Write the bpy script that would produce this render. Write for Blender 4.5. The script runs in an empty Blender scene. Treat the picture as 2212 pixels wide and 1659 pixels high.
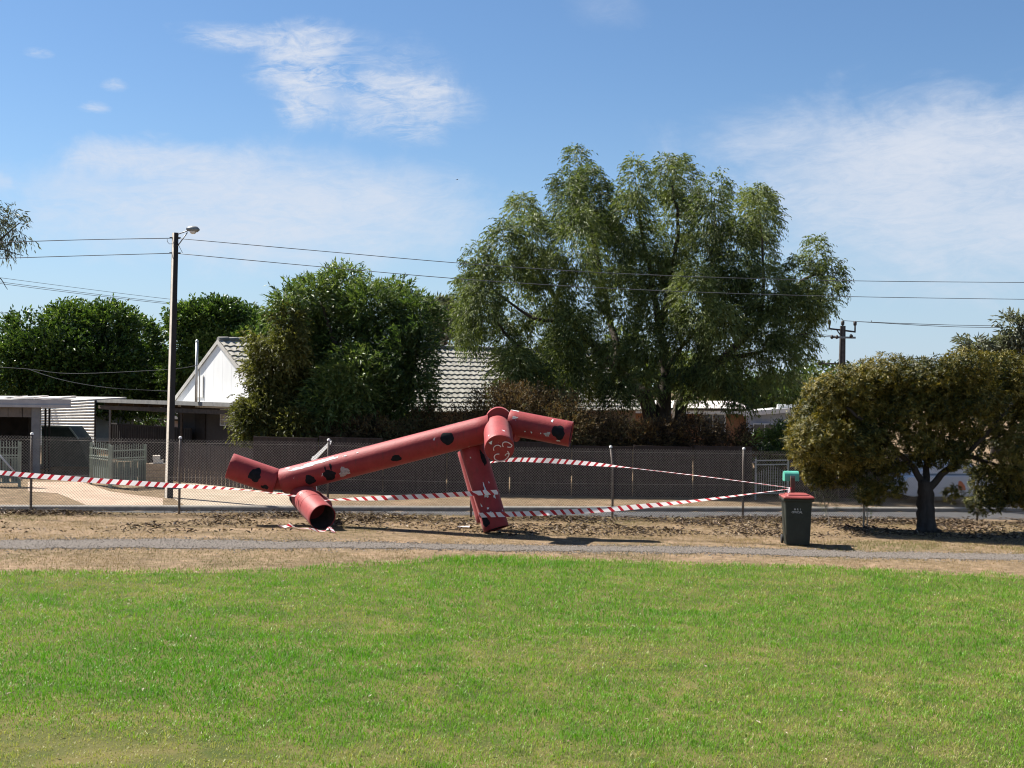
import bpy, bmesh, math, random
import numpy as np
from mathutils import Vector, Matrix

random.seed(7)
RNG = np.random.default_rng(11)
sc = bpy.context.scene
COL = sc.collection
R = math.radians

# ------------------------------------------------------------------ camera
FPX, CX, CY, CAMH = 2750.0, 1106.0, 829.5, 3.37      # focal length and centre in 2212x1659 units
ROLL = R(0.6)
cam_d = bpy.data.cameras.new('camera'); cam = bpy.data.objects.new('camera', cam_d); COL.objects.link(cam)
cam_d.sensor_width = 36.0
cam_d.lens = 36.0 * FPX / 2212.0
cam_d.clip_start, cam_d.clip_end = 0.1, 3000
cam.matrix_world = Matrix.Translation((0, 0, CAMH)) @ Matrix.Rotation(math.pi / 2, 4, 'X') @ Matrix.Rotation(ROLL, 4, 'Z')
sc.camera = cam
sc.render.resolution_x, sc.render.resolution_y = 1024, 768

# ------------------------------------------------------------------ light
SUN_EL, SUN_AZ = R(50), R(28)        # sun to the west of the view, a little behind the scene
S = Vector((-math.cos(SUN_EL) * math.cos(SUN_AZ), math.cos(SUN_EL) * math.sin(SUN_AZ), math.sin(SUN_EL)))
sun_d = bpy.data.lights.new('sun', 'SUN'); sun = bpy.data.objects.new('sun', sun_d); COL.objects.link(sun)
sun_d.energy, sun_d.angle, sun_d.color = 5.0, R(0.53), (1.0, 0.95, 0.87)
sun.rotation_euler = S.to_track_quat('Z', 'Y').to_euler()
sun.location = S * 80

world = bpy.data.worlds.new('World'); sc.world = world; world.use_nodes = True
WN, WL = world.node_tree.nodes, world.node_tree.links
WN.clear()
def wn(t, **k):
    n = WN.new(t)
    for a, b in k.items(): setattr(n, a, b)
    return n
def wput(sock, v):
    if isinstance(v, bpy.types.NodeSocket): WL.new(v, sock)
    else: sock.default_value = v
def wm(op, a, b=None, c=None, clamp=False):
    n = wn('ShaderNodeMath', operation=op, use_clamp=clamp)
    wput(n.inputs[0], a)
    if b is not None: wput(n.inputs[1], b)
    if c is not None: wput(n.inputs[2], c)
    return n.outputs[0]
def wsmooth(v, lo, hi):
    n = wn('ShaderNodeMapRange', interpolation_type='SMOOTHSTEP')
    wput(n.inputs[0], v); n.inputs[1].default_value = lo; n.inputs[2].default_value = hi
    return n.outputs[0]
sky = wn('ShaderNodeTexSky', sky_type='NISHITA')
sky.sun_disc = False
sky.sun_elevation = SUN_EL
sky.sun_rotation = math.atan2(S.x, S.y)
sky.altitude, sky.air_density, sky.dust_density, sky.ozone_density = 60, 1.0, 0.25, 1.6
tc = wn('ShaderNodeTexCoord')
sep = wn('ShaderNodeSeparateXYZ'); WL.new(tc.outputs['Generated'], sep.inputs[0])
az = wm('ARCTAN2', sep.outputs[0], sep.outputs[1])
el = wm('ARCSINE', sep.outputs[2])
def wnoise(sx, sy, scale, detail, rough, off=0.0, dist=0.0, shear=0.0):
    c = wn('ShaderNodeCombineXYZ')
    a2 = wm('ADD', az, wm('MULTIPLY', el, shear)) if shear else az
    WL.new(wm('MULTIPLY', a2, sx), c.inputs[0]); WL.new(wm('MULTIPLY', el, sy), c.inputs[1]); c.inputs[2].default_value = off
    n = wn('ShaderNodeTexNoise'); WL.new(c.outputs[0], n.inputs['Vector'])
    n.inputs['Scale'].default_value = scale; n.inputs['Detail'].default_value = detail
    n.inputs['Roughness'].default_value = rough; n.inputs['Distortion'].default_value = dist
    return n.outputs['Fac']
fine = wnoise(1, 2.0, 22, 9, 0.62, 3.1, 0.9, 0.5)
soft = wnoise(1, 2.4, 7, 6, 0.55, 8.4, 0.4, 0.4)
edge = wnoise(1, 1.5, 13, 7, 0.6, 1.7, 0.6)
def blob(px, py, rx, ry, warp=0.9, inner=0.15, outer=1.05, tilt=0.0):
    """soft-edged patch of thin cloud at a place on the dome, its outline broken up by noise"""
    a0, e0 = (px - CX) / FPX, (CY - py) / FPX
    da = wm('SUBTRACT', az, a0); de = wm('SUBTRACT', el, e0)
    if tilt: de = wm('ADD', de, wm('MULTIPLY', da, tilt))
    d2 = wm('ADD', wm('POWER', wm('ABSOLUTE', wm('DIVIDE', da, rx / FPX)), 2.0), wm('POWER', wm('ABSOLUTE', wm('DIVIDE', de, ry / FPX)), 2.0))
    d = wm('ADD', wm('SQRT', d2), wm('MULTIPLY', wm('SUBTRACT', edge, 0.5), warp * 2.2))
    return wm('SUBTRACT', 1.0, wsmooth(d, inner, outer))
def add(*xs):
    t = xs[0]
    for x in xs[1:]: t = wm('ADD', t, x)
    return t
wisp = add(wm('MULTIPLY', blob(640, 150, 120, 75, 0.6, 0.15, 1.1, -0.25), 1.1), wm('MULTIPLY', blob(520, 122, 140, 40, 0.9), 0.75), wm('MULTIPLY', blob(660, 240, 75, 70, 0.7), 0.75),
           wm('MULTIPLY', blob(860, 200, 130, 30, 0.8, tilt=0.1), 0.75), wm('MULTIPLY', blob(760, 190, 220, 110, 0.6, 0.1, 1.1), 0.3), wm('MULTIPLY', blob(860, 255, 170, 85, 0.8), 0.6),
           wm('MULTIPLY', blob(120, 182, 34, 12, 1.0), 0.45), wm('MULTIPLY', blob(265, 232, 30, 16, 1.0), 0.4), wm('MULTIPLY', blob(225, 280, 42, 18, 1.0), 0.5))
fibre = wnoise(1.0, 3.2, 34, 8, 0.68, 5.2, 1.6, -0.9)
wisp = wm('MULTIPLY', wisp, wm('ADD', wm('MULTIPLY', wsmooth(fine, 0.33, 0.66), 0.75), wm('MULTIPLY', wsmooth(fibre, 0.40, 0.68), 0.75)))
bank = add(wm('MULTIPLY', blob(580, 465, 540, 140, 0.42, 0.25, 1.1), 1.25), wm('MULTIPLY', blob(350, 372, 230, 56, 0.9), 0.9), wm('MULTIPLY', blob(30, 440, 60, 22, 0.8), 0.4),
           wm('MULTIPLY', blob(2090, 440, 660, 230, 0.5, 0.15, 1.1, 0.12), 1.1), wm('MULTIPLY', blob(2120, 330, 360, 100, 0.5), 0.5), wm('MULTIPLY', blob(1300, 30, 110, 60, 0.7), 0.14))
bank = wm('MULTIPLY', bank, wm('ADD', 0.62, wm('MULTIPLY', wsmooth(soft, 0.3, 0.66), 0.38)))
bank = wm('MULTIPLY', bank, wm('ADD', 0.5, wm('ADD', wm('MULTIPLY', wsmooth(fine, 0.3, 0.68), 0.36), wm('MULTIPLY', wsmooth(fibre, 0.33, 0.7), 0.42))))
# the same thin cirrus goes on over the rest of the dome
rest = wm('MULTIPLY', wsmooth(wnoise(1, 1.6, 2.2, 7, 0.58, 21.0, 0.5, 0.3), 0.54, 0.78), wm('MULTIPLY', wsmooth(wm('ABSOLUTE', az), 0.42, 0.7), 0.6))
veil = wm('MULTIPLY', wm('SUBTRACT', 1.0, wsmooth(el, -0.05, 0.26)), 0.16)
dens_ = add(wm('MULTIPLY', wisp, 1.15), wm('MULTIPLY', bank, 1.2), rest, veil)
cover = wm('MULTIPLY', wm('SUBTRACT', 1.0, wm('POWER', 2.718, wm('MULTIPLY', dens_, -1.15))), 1.0, clamp=True)
mixc = wn('ShaderNodeMix', data_type='RGBA')
tintn = wn('ShaderNodeMix', data_type='RGBA', blend_type='MULTIPLY'); tintn.inputs[0].default_value = 1.0; WL.new(sky.outputs[0], tintn.inputs[6]); tintn.inputs[7].default_value = (0.72, 0.89, 1.06, 1)
lowm = wn('ShaderNodeMix', data_type='RGBA'); WL.new(wm('MULTIPLY', wm('SUBTRACT', 1.0, wsmooth(el, -0.02, 0.17)), 0.62), lowm.inputs[0]); WL.new(tintn.outputs[2], lowm.inputs[6]); lowm.inputs[7].default_value = (4.1, 5.5, 7.7, 1)
WL.new(cover, mixc.inputs[0]); WL.new(lowm.outputs[2], mixc.inputs[6]); mixc.inputs[7].default_value = (6.3, 6.7, 7.5, 1)
bg = wn('ShaderNodeBackground'); WL.new(mixc.outputs[2], bg.inputs[0]); bg.inputs[1].default_value = 0.0435
out = wn('ShaderNodeOutputWorld'); WL.new(bg.outputs[0], out.inputs[0])

sc.view_settings.view_transform = 'Standard'
try: sc.view_settings.look = 'None'
except Exception: pass
sc.view_settings.exposure = 1.42
sc.view_settings.gamma = 1.0
sc.render.engine = 'CYCLES'
sc.cycles.max_bounces = 4
sc.cycles.diffuse_bounces = 2
sc.cycles.filter_width = 1.1
sc.cycles.glossy_bounces = 2
sc.cycles.transmission_bounces = 4
sc.cycles.transparent_max_bounces = 4
sc.cycles.caustics_reflective = sc.cycles.caustics_refractive = False
# ------------------------------------------------------------------ geometry helpers
CR, SR = math.cos(ROLL), math.sin(ROLL)
def ray(x, y):
    a, b = x - CX, y - CY
    return Vector(((a * CR + b * SR) / FPX, 1.0, -(-a * SR + b * CR) / FPX))
CAM = Vector((0, 0, CAMH))
def P(x, y, D):
    """world point seen at picture place (x, y) at depth D"""
    return CAM + ray(x, y) * D
def fence_y(X): return 30.8 + 0.2133 * (X + 9.8)
def smooth(t, a, b):
    t = np.clip((np.asarray(t, float) - a) / (b - a), 0, 1); return t * t * (3 - 2 * t)
def gz(X, Y):
    X = np.asarray(X, float); Y = np.asarray(Y, float)
    Xc = np.clip(X, -22, 22)
    d = Y - (30.8 + 0.2133 * (Xc + 9.8))
    z = -0.02 * Xc - 0.07 * smooth(Y, 26, 32) - 0.28 * smooth(d, 0.35, 1.3)
    near = 1 - smooth(d, 0.3, 0.9)
    z = z + near * 0.022 * (np.sin(X * 0.9 + 0.4 * Y) + np.sin(Y * 1.3 - 0.7 * X)) * 0.6
    return z
def g(X, Y): return float(gz(X, Y))
def G(x, y, off=0.0):
    """ground point seen at picture place (x, y)"""
    r = ray(x, y); lo, hi = 5.0, 400.0
    D = lo
    f = lambda D: (CAMH + r.z * D) - (g(r.x * D, D) + off)
    step = 0.5
    while D < hi and f(D) > 0: D += step
    a, b = D - step, D
    for _ in range(30):
        m = (a + b) / 2
        if f(m) > 0: a = m
        else: b = m
    p = CAM + r * b
    return p
def vn(p, seed=0):
    """value noise, p (N,3) -> (N,) in 0..1"""
    p = np.asarray(p, float) + seed * 17.31
    i = np.floor(p).astype(np.int64); f = p - i; f = f * f * (3 - 2 * f)
    def h(ix, iy, iz):
        n = (ix * 374761393 + iy * 668265263 + iz * 2147483647 + 974711) & 0xffffffff
        n = ((n ^ (n >> 13)) * 1274126177) & 0xffffffff
        return ((n ^ (n >> 16)) & 0xffff) / 65535.0
    r = 0
    for a in (0, 1):
        for b in (0, 1):
            for c in (0, 1):
                w = (f[:, 0] if a else 1 - f[:, 0]) * (f[:, 1] if b else 1 - f[:, 1]) * (f[:, 2] if c else 1 - f[:, 2])
                r = r + w * h(i[:, 0] + a, i[:, 1] + b, i[:, 2] + c)
    return r
def unit(v): return v / np.maximum(np.linalg.norm(v, axis=-1, keepdims=True), 1e-9)

ORIGIN = {}
class MB:
    def __init__(s): s.v = []; s.f = []; s.sm = []
    def add(s, vs, fs, smooth=False):
        o = len(s.v); s.v += [tuple(v) for v in vs]; s.f += [tuple(i + o for i in f) for f in fs]; s.sm += [smooth] * len(fs); return s
    def box(s, c, sx, sy, sz, ux=(1, 0, 0), uy=(0, 1, 0), uz=(0, 0, 1), taper=1.0):
        c = Vector(c); ux, uy, uz = Vector(ux) * sx / 2, Vector(uy) * sy / 2, Vector(uz) * sz / 2
        vs = [c + ux * a * (taper if d > 0 else 1) + uy * b * (taper if d > 0 else 1) + uz * d for d in (-1, 1) for a, b in ((-1, -1), (1, -1), (1, 1), (-1, 1))]
        return s.add(vs, [(3, 2, 1, 0), (4, 5, 6, 7), (0, 1, 5, 4), (1, 2, 6, 5), (2, 3, 7, 6), (3, 0, 4, 7)])
    def hexa(s, vs):      # 4 bottom, 4 top
        return s.add(vs, [(3, 2, 1, 0), (4, 5, 6, 7), (0, 1, 5, 4), (1, 2, 6, 5), (2, 3, 7, 6), (3, 0, 4, 7)])
    def bar(s, a, b, w, h=None, up=(0, 0, 1)):
        a, b = Vector(a), Vector(b); t = (b - a); L = t.length; t.normalize()
        up = Vector(up)
        if abs(t.dot(up)) > 0.99: up = Vector((0, 1, 0))
        x = t.cross(up).normalized(); z = x.cross(t)
        return s.box((a + b) / 2, L, w, h or w, t, x, z)
    def tube(s, pts, rad, n=8, caps=True, smooth=True):
        pts = [Vector(p) for p in pts]; m = len(pts)
        if not hasattr(rad, '__len__'): rad = [rad] * m
        o = len(s.v); up = Vector((0.13, 0.21, 0.97)); x = None
        for i, p in enumerate(pts):
            t = (pts[min(i + 1, m - 1)] - pts[max(i - 1, 0)]).normalized()
            if x is None:
                if abs(t.dot(up)) > 0.95: up = Vector((1, 0.1, 0))
                x = t.cross(up).normalized()
            x = (x - t * x.dot(t)).normalized(); y = t.cross(x)
            for k in range(n):
                a = 2 * math.pi * k / n
                s.v.append(tuple(p + (x * math.cos(a) + y * math.sin(a)) * rad[i]))
        for i in range(m - 1):
            for k in range(n):
                k2 = (k + 1) % n
                s.f.append((o + i * n + k, o + i * n + k2, o + (i + 1) * n + k2, o + (i + 1) * n + k)); s.sm.append(smooth)
        if caps:
            s.f.append(tuple(o + k for k in range(n))[::-1]); s.sm.append(False)
            s.f.append(tuple(o + (m - 1) * n + k for k in range(n))); s.sm.append(False)
        return s
    def lathe(s, c, axis, prof, n=24, smooth=True):
        c, t = Vector(c), Vector(axis).normalized(); up = Vector((0, 0, 1)) if abs(t.z) < .9 else Vector((1, 0, 0))
        x = t.cross(up).normalized(); y = t.cross(x); o = len(s.v); m = len(prof)
        for d, r in prof:
            for k in range(n):
                a = 2 * math.pi * k / n; s.v.append(tuple(c + t * d + (x * math.cos(a) + y * math.sin(a)) * r))
        for i in range(m - 1):
            for k in range(n):
                k2 = (k + 1) % n; s.f.append((o + i * n + k, o + i * n + k2, o + (i + 1) * n + k2, o + (i + 1) * n + k)); s.sm.append(smooth)
        return s
    def prism(s, poly, d):
        """closed prism: polygon points (world) pushed along d"""
        poly = [Vector(p) for p in poly]; d = Vector(d); n = len(poly)
        vs = poly + [p + d for p in poly]
        return s.add(vs, [tuple(range(n))[::-1], tuple(range(n, 2 * n))] + [(i, (i + 1) % n, n + (i + 1) % n, n + i) for i in range(n)])
def base_of(vs):
    a = np.array(vs); lo, hi = a.min(0), a.max(0)
    return Vector(((lo[0] + hi[0]) / 2, (lo[1] + hi[1]) / 2, lo[2]))
def tag(o, label=None, cat=None, group=None, kind=None):
    if label: o['label'] = label
    if cat: o['category'] = cat
    if group: o['group'] = group
    if kind: o['kind'] = kind
    return o
def thing(name, loc, label, cat, group=None):
    o = bpy.data.objects.new(name, None); COL.objects.link(o); o.location = loc
    o.empty_display_size = 0.2
    ORIGIN[o] = Vector(loc)
    return tag(o, label, cat, group)
def link(name, me, mat, parent, org):
    o = bpy.data.objects.new(name, me); COL.objects.link(o)
    if mat is not None: me.materials.append(mat)
    if parent is None: o.location = org; ORIGIN[o] = Vector(org)
    else: o.parent = parent; ORIGIN[o] = ORIGIN[parent]
    return o
def obj(name, mb, mat, parent=None, org=None):
    o0 = ORIGIN[parent] if parent is not None else (Vector(org) if org is not None else base_of(mb.v))
    me = bpy.data.meshes.new(name)
    me.from_pydata([(v[0] - o0.x, v[1] - o0.y, v[2] - o0.z) for v in mb.v], [], mb.f)
    me.polygons.foreach_set('use_smooth', mb.sm)
    me.update()
    return link(name, me, mat, parent, o0)
def npmesh(name, V, F, mat, parent=None, org=(0, 0, 0), attrs=None, smooth=False, uv=None):
    """fast mesh from arrays, F (n,k) all with k corners; attrs: dict name -> per-face floats"""
    o0 = ORIGIN[parent] if parent is not None else Vector(org)
    V = np.asarray(V, np.float32) - np.array(o0, np.float32); F = np.asarray(F, np.int32); n, k = F.shape
    me = bpy.data.meshes.new(name)
    me.vertices.add(len(V)); me.vertices.foreach_set('co', V.ravel())
    me.loops.add(n * k); me.loops.foreach_set('vertex_index', F.ravel())
    me.polygons.add(n); me.polygons.foreach_set('loop_start', np.arange(0, n * k, k, dtype=np.int32))
    me.polygons.foreach_set('use_smooth', np.full(n, smooth))
    for a, vals in (attrs or {}).items():
        at = me.attributes.new(a, 'FLOAT', 'FACE'); at.data.foreach_set('value', np.asarray(vals, np.float32))
    if uv is not None:
        l = me.uv_layers.new(name='UVMap'); l.data.foreach_set('uv', np.asarray(uv, np.float32)[F.ravel()].ravel())
    me.update(calc_edges=True); me.validate()
    return link(name, me, mat, parent, o0)

# ------------------------------------------------------------------ materials
MATS = {}
def new_mat(name):
    m = bpy.data.materials.new(name); m.use_nodes = True; nt = m.node_tree
    return m, nt, nt.nodes, nt.links, nt.nodes['Principled BSDF']
def mat(name, c1, c2=None, scale=4.0, rough=0.75, metal=0.0, bump=0.0, bscale=None, spec=0.4, detail=6, lo=0.35, hi=0.65, c3=None, stretch=None, coat=0.0, world=False):
    if name in MATS: return MATS[name]
    m, nt, N, L, b = new_mat(name)
    b.inputs['Roughness'].default_value = rough; b.inputs['Metallic'].default_value = metal
    b.inputs['Specular IOR Level'].default_value = spec; b.inputs['Coat Weight'].default_value = coat
    tcn = N.new('ShaderNodeTexCoord')
    geo = N.new('ShaderNodeNewGeometry')
    mp = N.new('ShaderNodeMapping'); L.new(geo.outputs['Position'] if world else tcn.outputs['Object'], mp.inputs[0])
    if stretch: mp.inputs['Scale'].default_value = stretch
    nz = N.new('ShaderNodeTexNoise'); nz.inputs['Scale'].default_value = scale; nz.inputs['Detail'].default_value = detail; nz.inputs['Roughness'].default_value = 0.6
    L.new(mp.outputs[0], nz.inputs['Vector'])
    rp = N.new('ShaderNodeValToRGB'); e = rp.color_ramp.elements
    c2 = c2 or tuple(min(1, x * 1.25) for x in c1)
    e[0].position, e[0].color = lo, (*c1, 1); e[1].position, e[1].color = hi, (*c2, 1)
    if c3: q = e.new(min(0.98, hi + 0.12)); q.color = (*c3, 1)
    L.new(nz.outputs['Fac'], rp.inputs[0]); L.new(rp.outputs[0], b.inputs['Base Color'])
    if bump:
        n2 = N.new('ShaderNodeTexNoise'); n2.inputs['Scale'].default_value = bscale or scale * 6; n2.inputs['Detail'].default_value = 5
        L.new(mp.outputs[0], n2.inputs['Vector'])
        bp = N.new('ShaderNodeBump'); bp.inputs['Strength'].default_value = bump; bp.inputs['Distance'].default_value = 0.02
        L.new(n2.outputs['Fac'], bp.inputs['Height']); L.new(bp.outputs[0], b.inputs['Normal'])
    MATS[name] = m
    return m
def leaf_mat(name, cols, trans=0.3, rough=0.5, spec=0.35, tcol=None):
    """leaves: colour by the per-leaf 'tint' value, part of the light passes through"""
    if name in MATS: return MATS[name]
    m, nt, N, L, b = new_mat(name)
    at = N.new('ShaderNodeAttribute'); at.attribute_name = 'tint'
    rp = N.new('ShaderNodeValToRGB'); e = rp.color_ramp.elements
    while len(e) < len(cols): e.new(0.5)
    for i, c in enumerate(cols): e[i].position = i / (len(cols) - 1); e[i].color = (*c, 1)
    L.new(at.outputs['Fac'], rp.inputs[0]); L.new(rp.outputs[0], b.inputs['Base Color'])
    b.inputs['Roughness'].default_value = rough; b.inputs['Specular IOR Level'].default_value = spec
    tr = N.new('ShaderNodeBsdfTranslucent'); mx = N.new('ShaderNodeMixShader'); mx.inputs[0].default_value = trans
    mulc = N.new('ShaderNodeMix'); mulc.data_type = 'RGBA'; mulc.blend_type = 'MULTIPLY'; mulc.inputs[0].default_value = 1
    L.new(rp.outputs[0], mulc.inputs[6]); mulc.inputs[7].default_value = (*(tcol or (1.3, 1.35, 0.7)), 1)
    L.new(mulc.outputs[2], tr.inputs[0])
    L.new(b.outputs[0], mx.inputs[1]); L.new(tr.outputs[0], mx.inputs[2])
    L.new(mx.outputs[0], N['Material Output'].inputs[0])
    MATS[name] = m
    return m

# ------------------------------------------------------------------ leaves and trees
def leaf_arrays(p, ax, nr, Ln, Wd, fold=0.25, mid=0.42):
    """folded two-triangle leaves. all (N,3)/(N,)"""
    ax = unit(ax); side = unit(np.cross(ax, nr)); up = np.cross(side, ax)
    Ln = Ln[:, None]; Wd = Wd[:, None]
    m = p + ax * Ln * mid
    V = np.stack([p, m + side * Wd / 2 + up * Wd * fold, p + ax * Ln, m - side * Wd / 2 + up * Wd * fold], 1).reshape(-1, 3)
    n = len(p); b = np.arange(n)[:, None] * 4
    F = np.stack([b + [0, 1, 2], b + [0, 2, 3]], 1).reshape(-1, 3)
    return V, F
def rnd(n): return unit(RNG.normal(size=(n, 3)))
def crown(name, lobes, n, K, tl, L, W, mt, parent, plume=False, lobe_jit=0.1, droop=0.0, outw=0.6, upw=0.3, rndw=0.6, fill=2.4, gap=0.0, gapscale=1.2, spread=0.7, tintbase=0.45, lean_down=0.0, tjit=0.22, flat=None):
    """leafy twigs through a set of lobes (centre, (rx,ry,rz)): n twigs in all, K leaves on each"""
    C = np.array([l[0] for l in lobes], float); Rr = np.array([l[1] for l in lobes], float)
    w = (Rr.prod(1)) ** (2 / 3); w /= w.sum()
    idx = RNG.choice(len(lobes), size=n, p=w)
    u = rnd(n); rad = RNG.random(n) ** (1 / fill)
    if plume:      # tongues of foliage: pointed above, ragged below
        hz_ = RNG.uniform(-1, 1, n) ; wd_ = np.where(hz_ > 0, np.sqrt(1 - hz_ ** 2), 1 - 0.45 * hz_ ** 2)
        an = RNG.random(n) * 2 * math.pi; u = unit(np.stack([np.cos(an), np.sin(an), hz_ * 0.7], 1))
        p = C[idx] + np.stack([np.cos(an) * wd_ * rad, np.sin(an) * wd_ * rad, hz_], 1) * Rr[idx]
        p = p + (vn(p * 1.1, 21)[:, None] - 0.5) * np.array([0.3, 0.3, 0.6]) + RNG.normal(0, 0.07, (n, 3))
    else:
        p = C[idx] + u * Rr[idx] * rad[:, None]
    lj = RNG.normal(0, lobe_jit, len(lobes))
    cl = vn(p * gapscale, 3)
    if gap > 0:
        k = cl > gap; p, u, idx, rad, cl = p[k], u[k], idx[k], rad[k], cl[k]
    n = len(p)
    d = unit(u * outw + rnd(n) * rndw + np.array([0, 0, upw]))
    ln = tl * RNG.uniform(0.6, 1.35, n)
    t = (np.arange(K) + RNG.random((n, K))) / K
    pos = p[:, None] + d[:, None] * (ln[:, None] * t)[..., None]
    pos[..., 2] -= droop * ln[:, None] * t ** 2
    tan = np.repeat(d[:, None], K, 1).copy(); tan[..., 2] -= 2 * droop * t
    tan = unit(tan)
    N = n * K
    ax = tan.reshape(-1, 3) + rnd(N) * spread + np.array([0, 0, -lean_down])
    nr = rnd(N) + np.array([0, 0, 0.6])
    Ls = L * RNG.uniform(0.6, 1.3, N); Ws = W * RNG.uniform(0.7, 1.3, N)
    V, F = leaf_arrays(pos.reshape(-1, 3), ax, nr, Ls, Ws)
    tint = np.clip(tintbase + np.repeat(lj[idx], K) + (np.repeat(cl, K) - 0.5) * 0.5 + np.repeat(RNG.normal(0, tjit * 0.7, n), K) + RNG.normal(0, tjit, N), 0, 1)
    return npmesh(name, V, F, mt, parent, attrs={'tint': np.repeat(tint, 2)})
def lobes_px(lst, D, depth=1.0, jitter=1.0, k_=1.0):
    res = []
    for l in lst:
        x, y, rx, ry = l[:4]; dd = l[4] if len(l) > 4 else random.uniform(-1, 1) * jitter
        DD = D + dd; k = DD / FPX * k_
        res.append((P(x, y, DD), (rx * k, max(rx, ry) * k * depth * 0.8, ry * k)))
    return res
def limb(mb, pts, r0, r1, n=8, wob=0.05):
    """tapered limb through points, smoothed"""
    pts = [Vector(p) for p in pts]; out = []
    m = len(pts)
    for i in range(m - 1):
        p0, p1, p2, p3 = pts[max(i - 1, 0)], pts[i], pts[i + 1], pts[min(i + 2, m - 1)]
        for k in range(4):
            t = k / 4
            out.append(0.5 * ((2 * p1) + (p2 - p0) * t + (2 * p0 - 5 * p1 + 4 * p2 - p3) * t * t + (3 * p1 - p0 - 3 * p2 + p3) * t ** 3))
    out.append(pts[-1])
    q = [p + Vector((random.uniform(-1, 1), random.uniform(-1, 1), random.uniform(-1, 1))) * wob * (0 if i in (0,) else 1) for i, p in enumerate(out)]
    rr = [r0 + (r1 - r0) * (i / (len(q) - 1)) ** 0.8 for i in range(len(q))]
    rr = [r * random.uniform(0.93, 1.07) for r in rr]
    mb.tube(q, rr, n)
    return mb
# ------------------------------------------------------------------ the ground
def kerb_d(X): return 4.2 + 0.08 * np.clip(np.asarray(X, float), -25, 25)
_gz0 = gz
def gz(X, Y):
    X = np.asarray(X, float); Y = np.asarray(Y, float)
    d = Y - (30.8 + 0.2133 * (np.clip(X, -22, 22) + 9.8))
    return _gz0(X, Y) + 0.12 * smooth(d - kerb_d(X), -0.02, 0.1)
def kerb_y(X): return fence_y(np.clip(X, -22, 22)) + kerb_d(X)
def interp_px(pts, off=0.0):
    w = sorted([tuple(G(x, y, off)[:2]) for x, y in pts])
    xs = np.array([a for a, b in w]); ys = np.array([b for a, b in w])
    def f(X):
        X = np.asarray(X, float); r = np.interp(X, xs, ys)
        s0 = (ys[1] - ys[0]) / (xs[1] - xs[0]); s1 = (ys[-1] - ys[-2]) / (xs[-1] - xs[-2])
        r = np.where(X < xs[0], ys[0] + (X - xs[0]) * s0 * 0.5, r); r = np.where(X > xs[-1], ys[-1] + (X - xs[-1]) * s1 * 0.5, r)
        return r
    return f
lawn_edge = interp_px([(0, 1236), (300, 1233), (600, 1228), (800, 1217), (1000, 1204), (1150, 1203), (1300, 1208), (1700, 1222), (2000, 1235), (2212, 1244)])
path_far = interp_px([(0, 1168), (384, 1165), (880, 1174), (1100, 1179), (1400, 1181), (1755, 1189), (2212, 1199)])
path_near = interp_px([(0, 1186), (384, 1183), (880, 1185), (1100, 1190), (1400, 1194), (1755, 1201), (2212, 1210)])

def sheet(name, xs, y0, y1, ny, off, m, label=None, kind='structure', ragged=0.0):
    xs = np.asarray(xs, float); n = len(xs)
    a, b = y0(xs), y1(xs)
    if ragged:
        b = b + (vn(np.stack([xs * 2.3, xs * 0, xs * 0], 1), 5) - 0.5) * ragged * 2 + (vn(np.stack([xs * 7.3, xs * 0, xs * 0], 1), 6) - 0.5) * ragged
        a = a + (vn(np.stack([xs * 2.7, xs * 0, xs * 0], 1), 7) - 0.5) * ragged * 2 * (a > 6) + (vn(np.stack([xs * 8.1, xs * 0, xs * 0], 1), 8) - 0.5) * ragged * (a > 6)
    t = np.linspace(0, 1, ny)
    Y = a[:, None] + (b - a)[:, None] * t; X = np.repeat(xs[:, None], ny, 1)
    Z = gz(X, Y) + off
    V = np.stack([X, Y, Z], -1).reshape(-1, 3)
    i = (np.arange(n - 1)[:, None] * ny + np.arange(ny - 1)).ravel()
    F = np.stack([i, i + ny, i + ny + 1, i + 1], 1)
    o = npmesh(name, V, F, m, None, smooth=True)
    return tag(o, label, None, None, kind)

def ground_material():
    m, nt, N, L, b = new_mat('dry_ground')
    geo = N.new('ShaderNodeNewGeometry')
    def noise(s, d=6, r=0.6):
        n = N.new('ShaderNodeTexNoise'); n.inputs['Scale'].default_value = s; n.inputs['Detail'].default_value = d; n.inputs['Roughness'].default_value = r
        L.new(geo.outputs['Position'], n.inputs['Vector']); return n.outputs['Fac']
    def ramp(v, *st):
        r = N.new('ShaderNodeValToRGB'); e = r.color_ramp.elements
        while len(e) < len(st): e.new(0.5)
        for k, (p, c) in enumerate(st): e[k].position = p; e[k].color = (*c, 1)
        L.new(v, r.inputs[0]); return r.outputs[0]
    big = ramp(noise(0.8, 8, 0.72), (0.36, (0.075, 0.052, 0.032)), (0.5, (0.135, 0.097, 0.062)), (0.66, (0.255, 0.17, 0.115)))
    fine = ramp(noise(5, 9, 0.78), (0.36, (0.045, 0.03, 0.017)), (0.5, (0.17, 0.12, 0.068)), (0.64, (0.34, 0.25, 0.16)))
    mx = N.new('ShaderNodeMix'); mx.data_type = 'RGBA'; mx.inputs[0].default_value = 0.5
    L.new(big, mx.inputs[6]); L.new(fine, mx.inputs[7]); L.new(mx.outputs[2], b.inputs['Base Color'])
    b.inputs['Roughness'].default_value = 0.95; b.inputs['Specular IOR Level'].default_value = 0.1
    bp = N.new('ShaderNodeBump'); bp.inputs['Strength'].default_value = 0.8; bp.inputs['Distance'].default_value = 0.03
    L.new(noise(14, 6), bp.inputs['Height']); L.new(bp.outputs[0], b.inputs['Normal'])
    return m
DIRT = ground_material()
gx = np.unique(np.concatenate([np.linspace(-900, -60, 8), np.linspace(-60, -24, 13), np.arange(-24, 24.01, 0.4), np.linspace(24, 60, 13), np.linspace(60, 900, 8)]))
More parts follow.
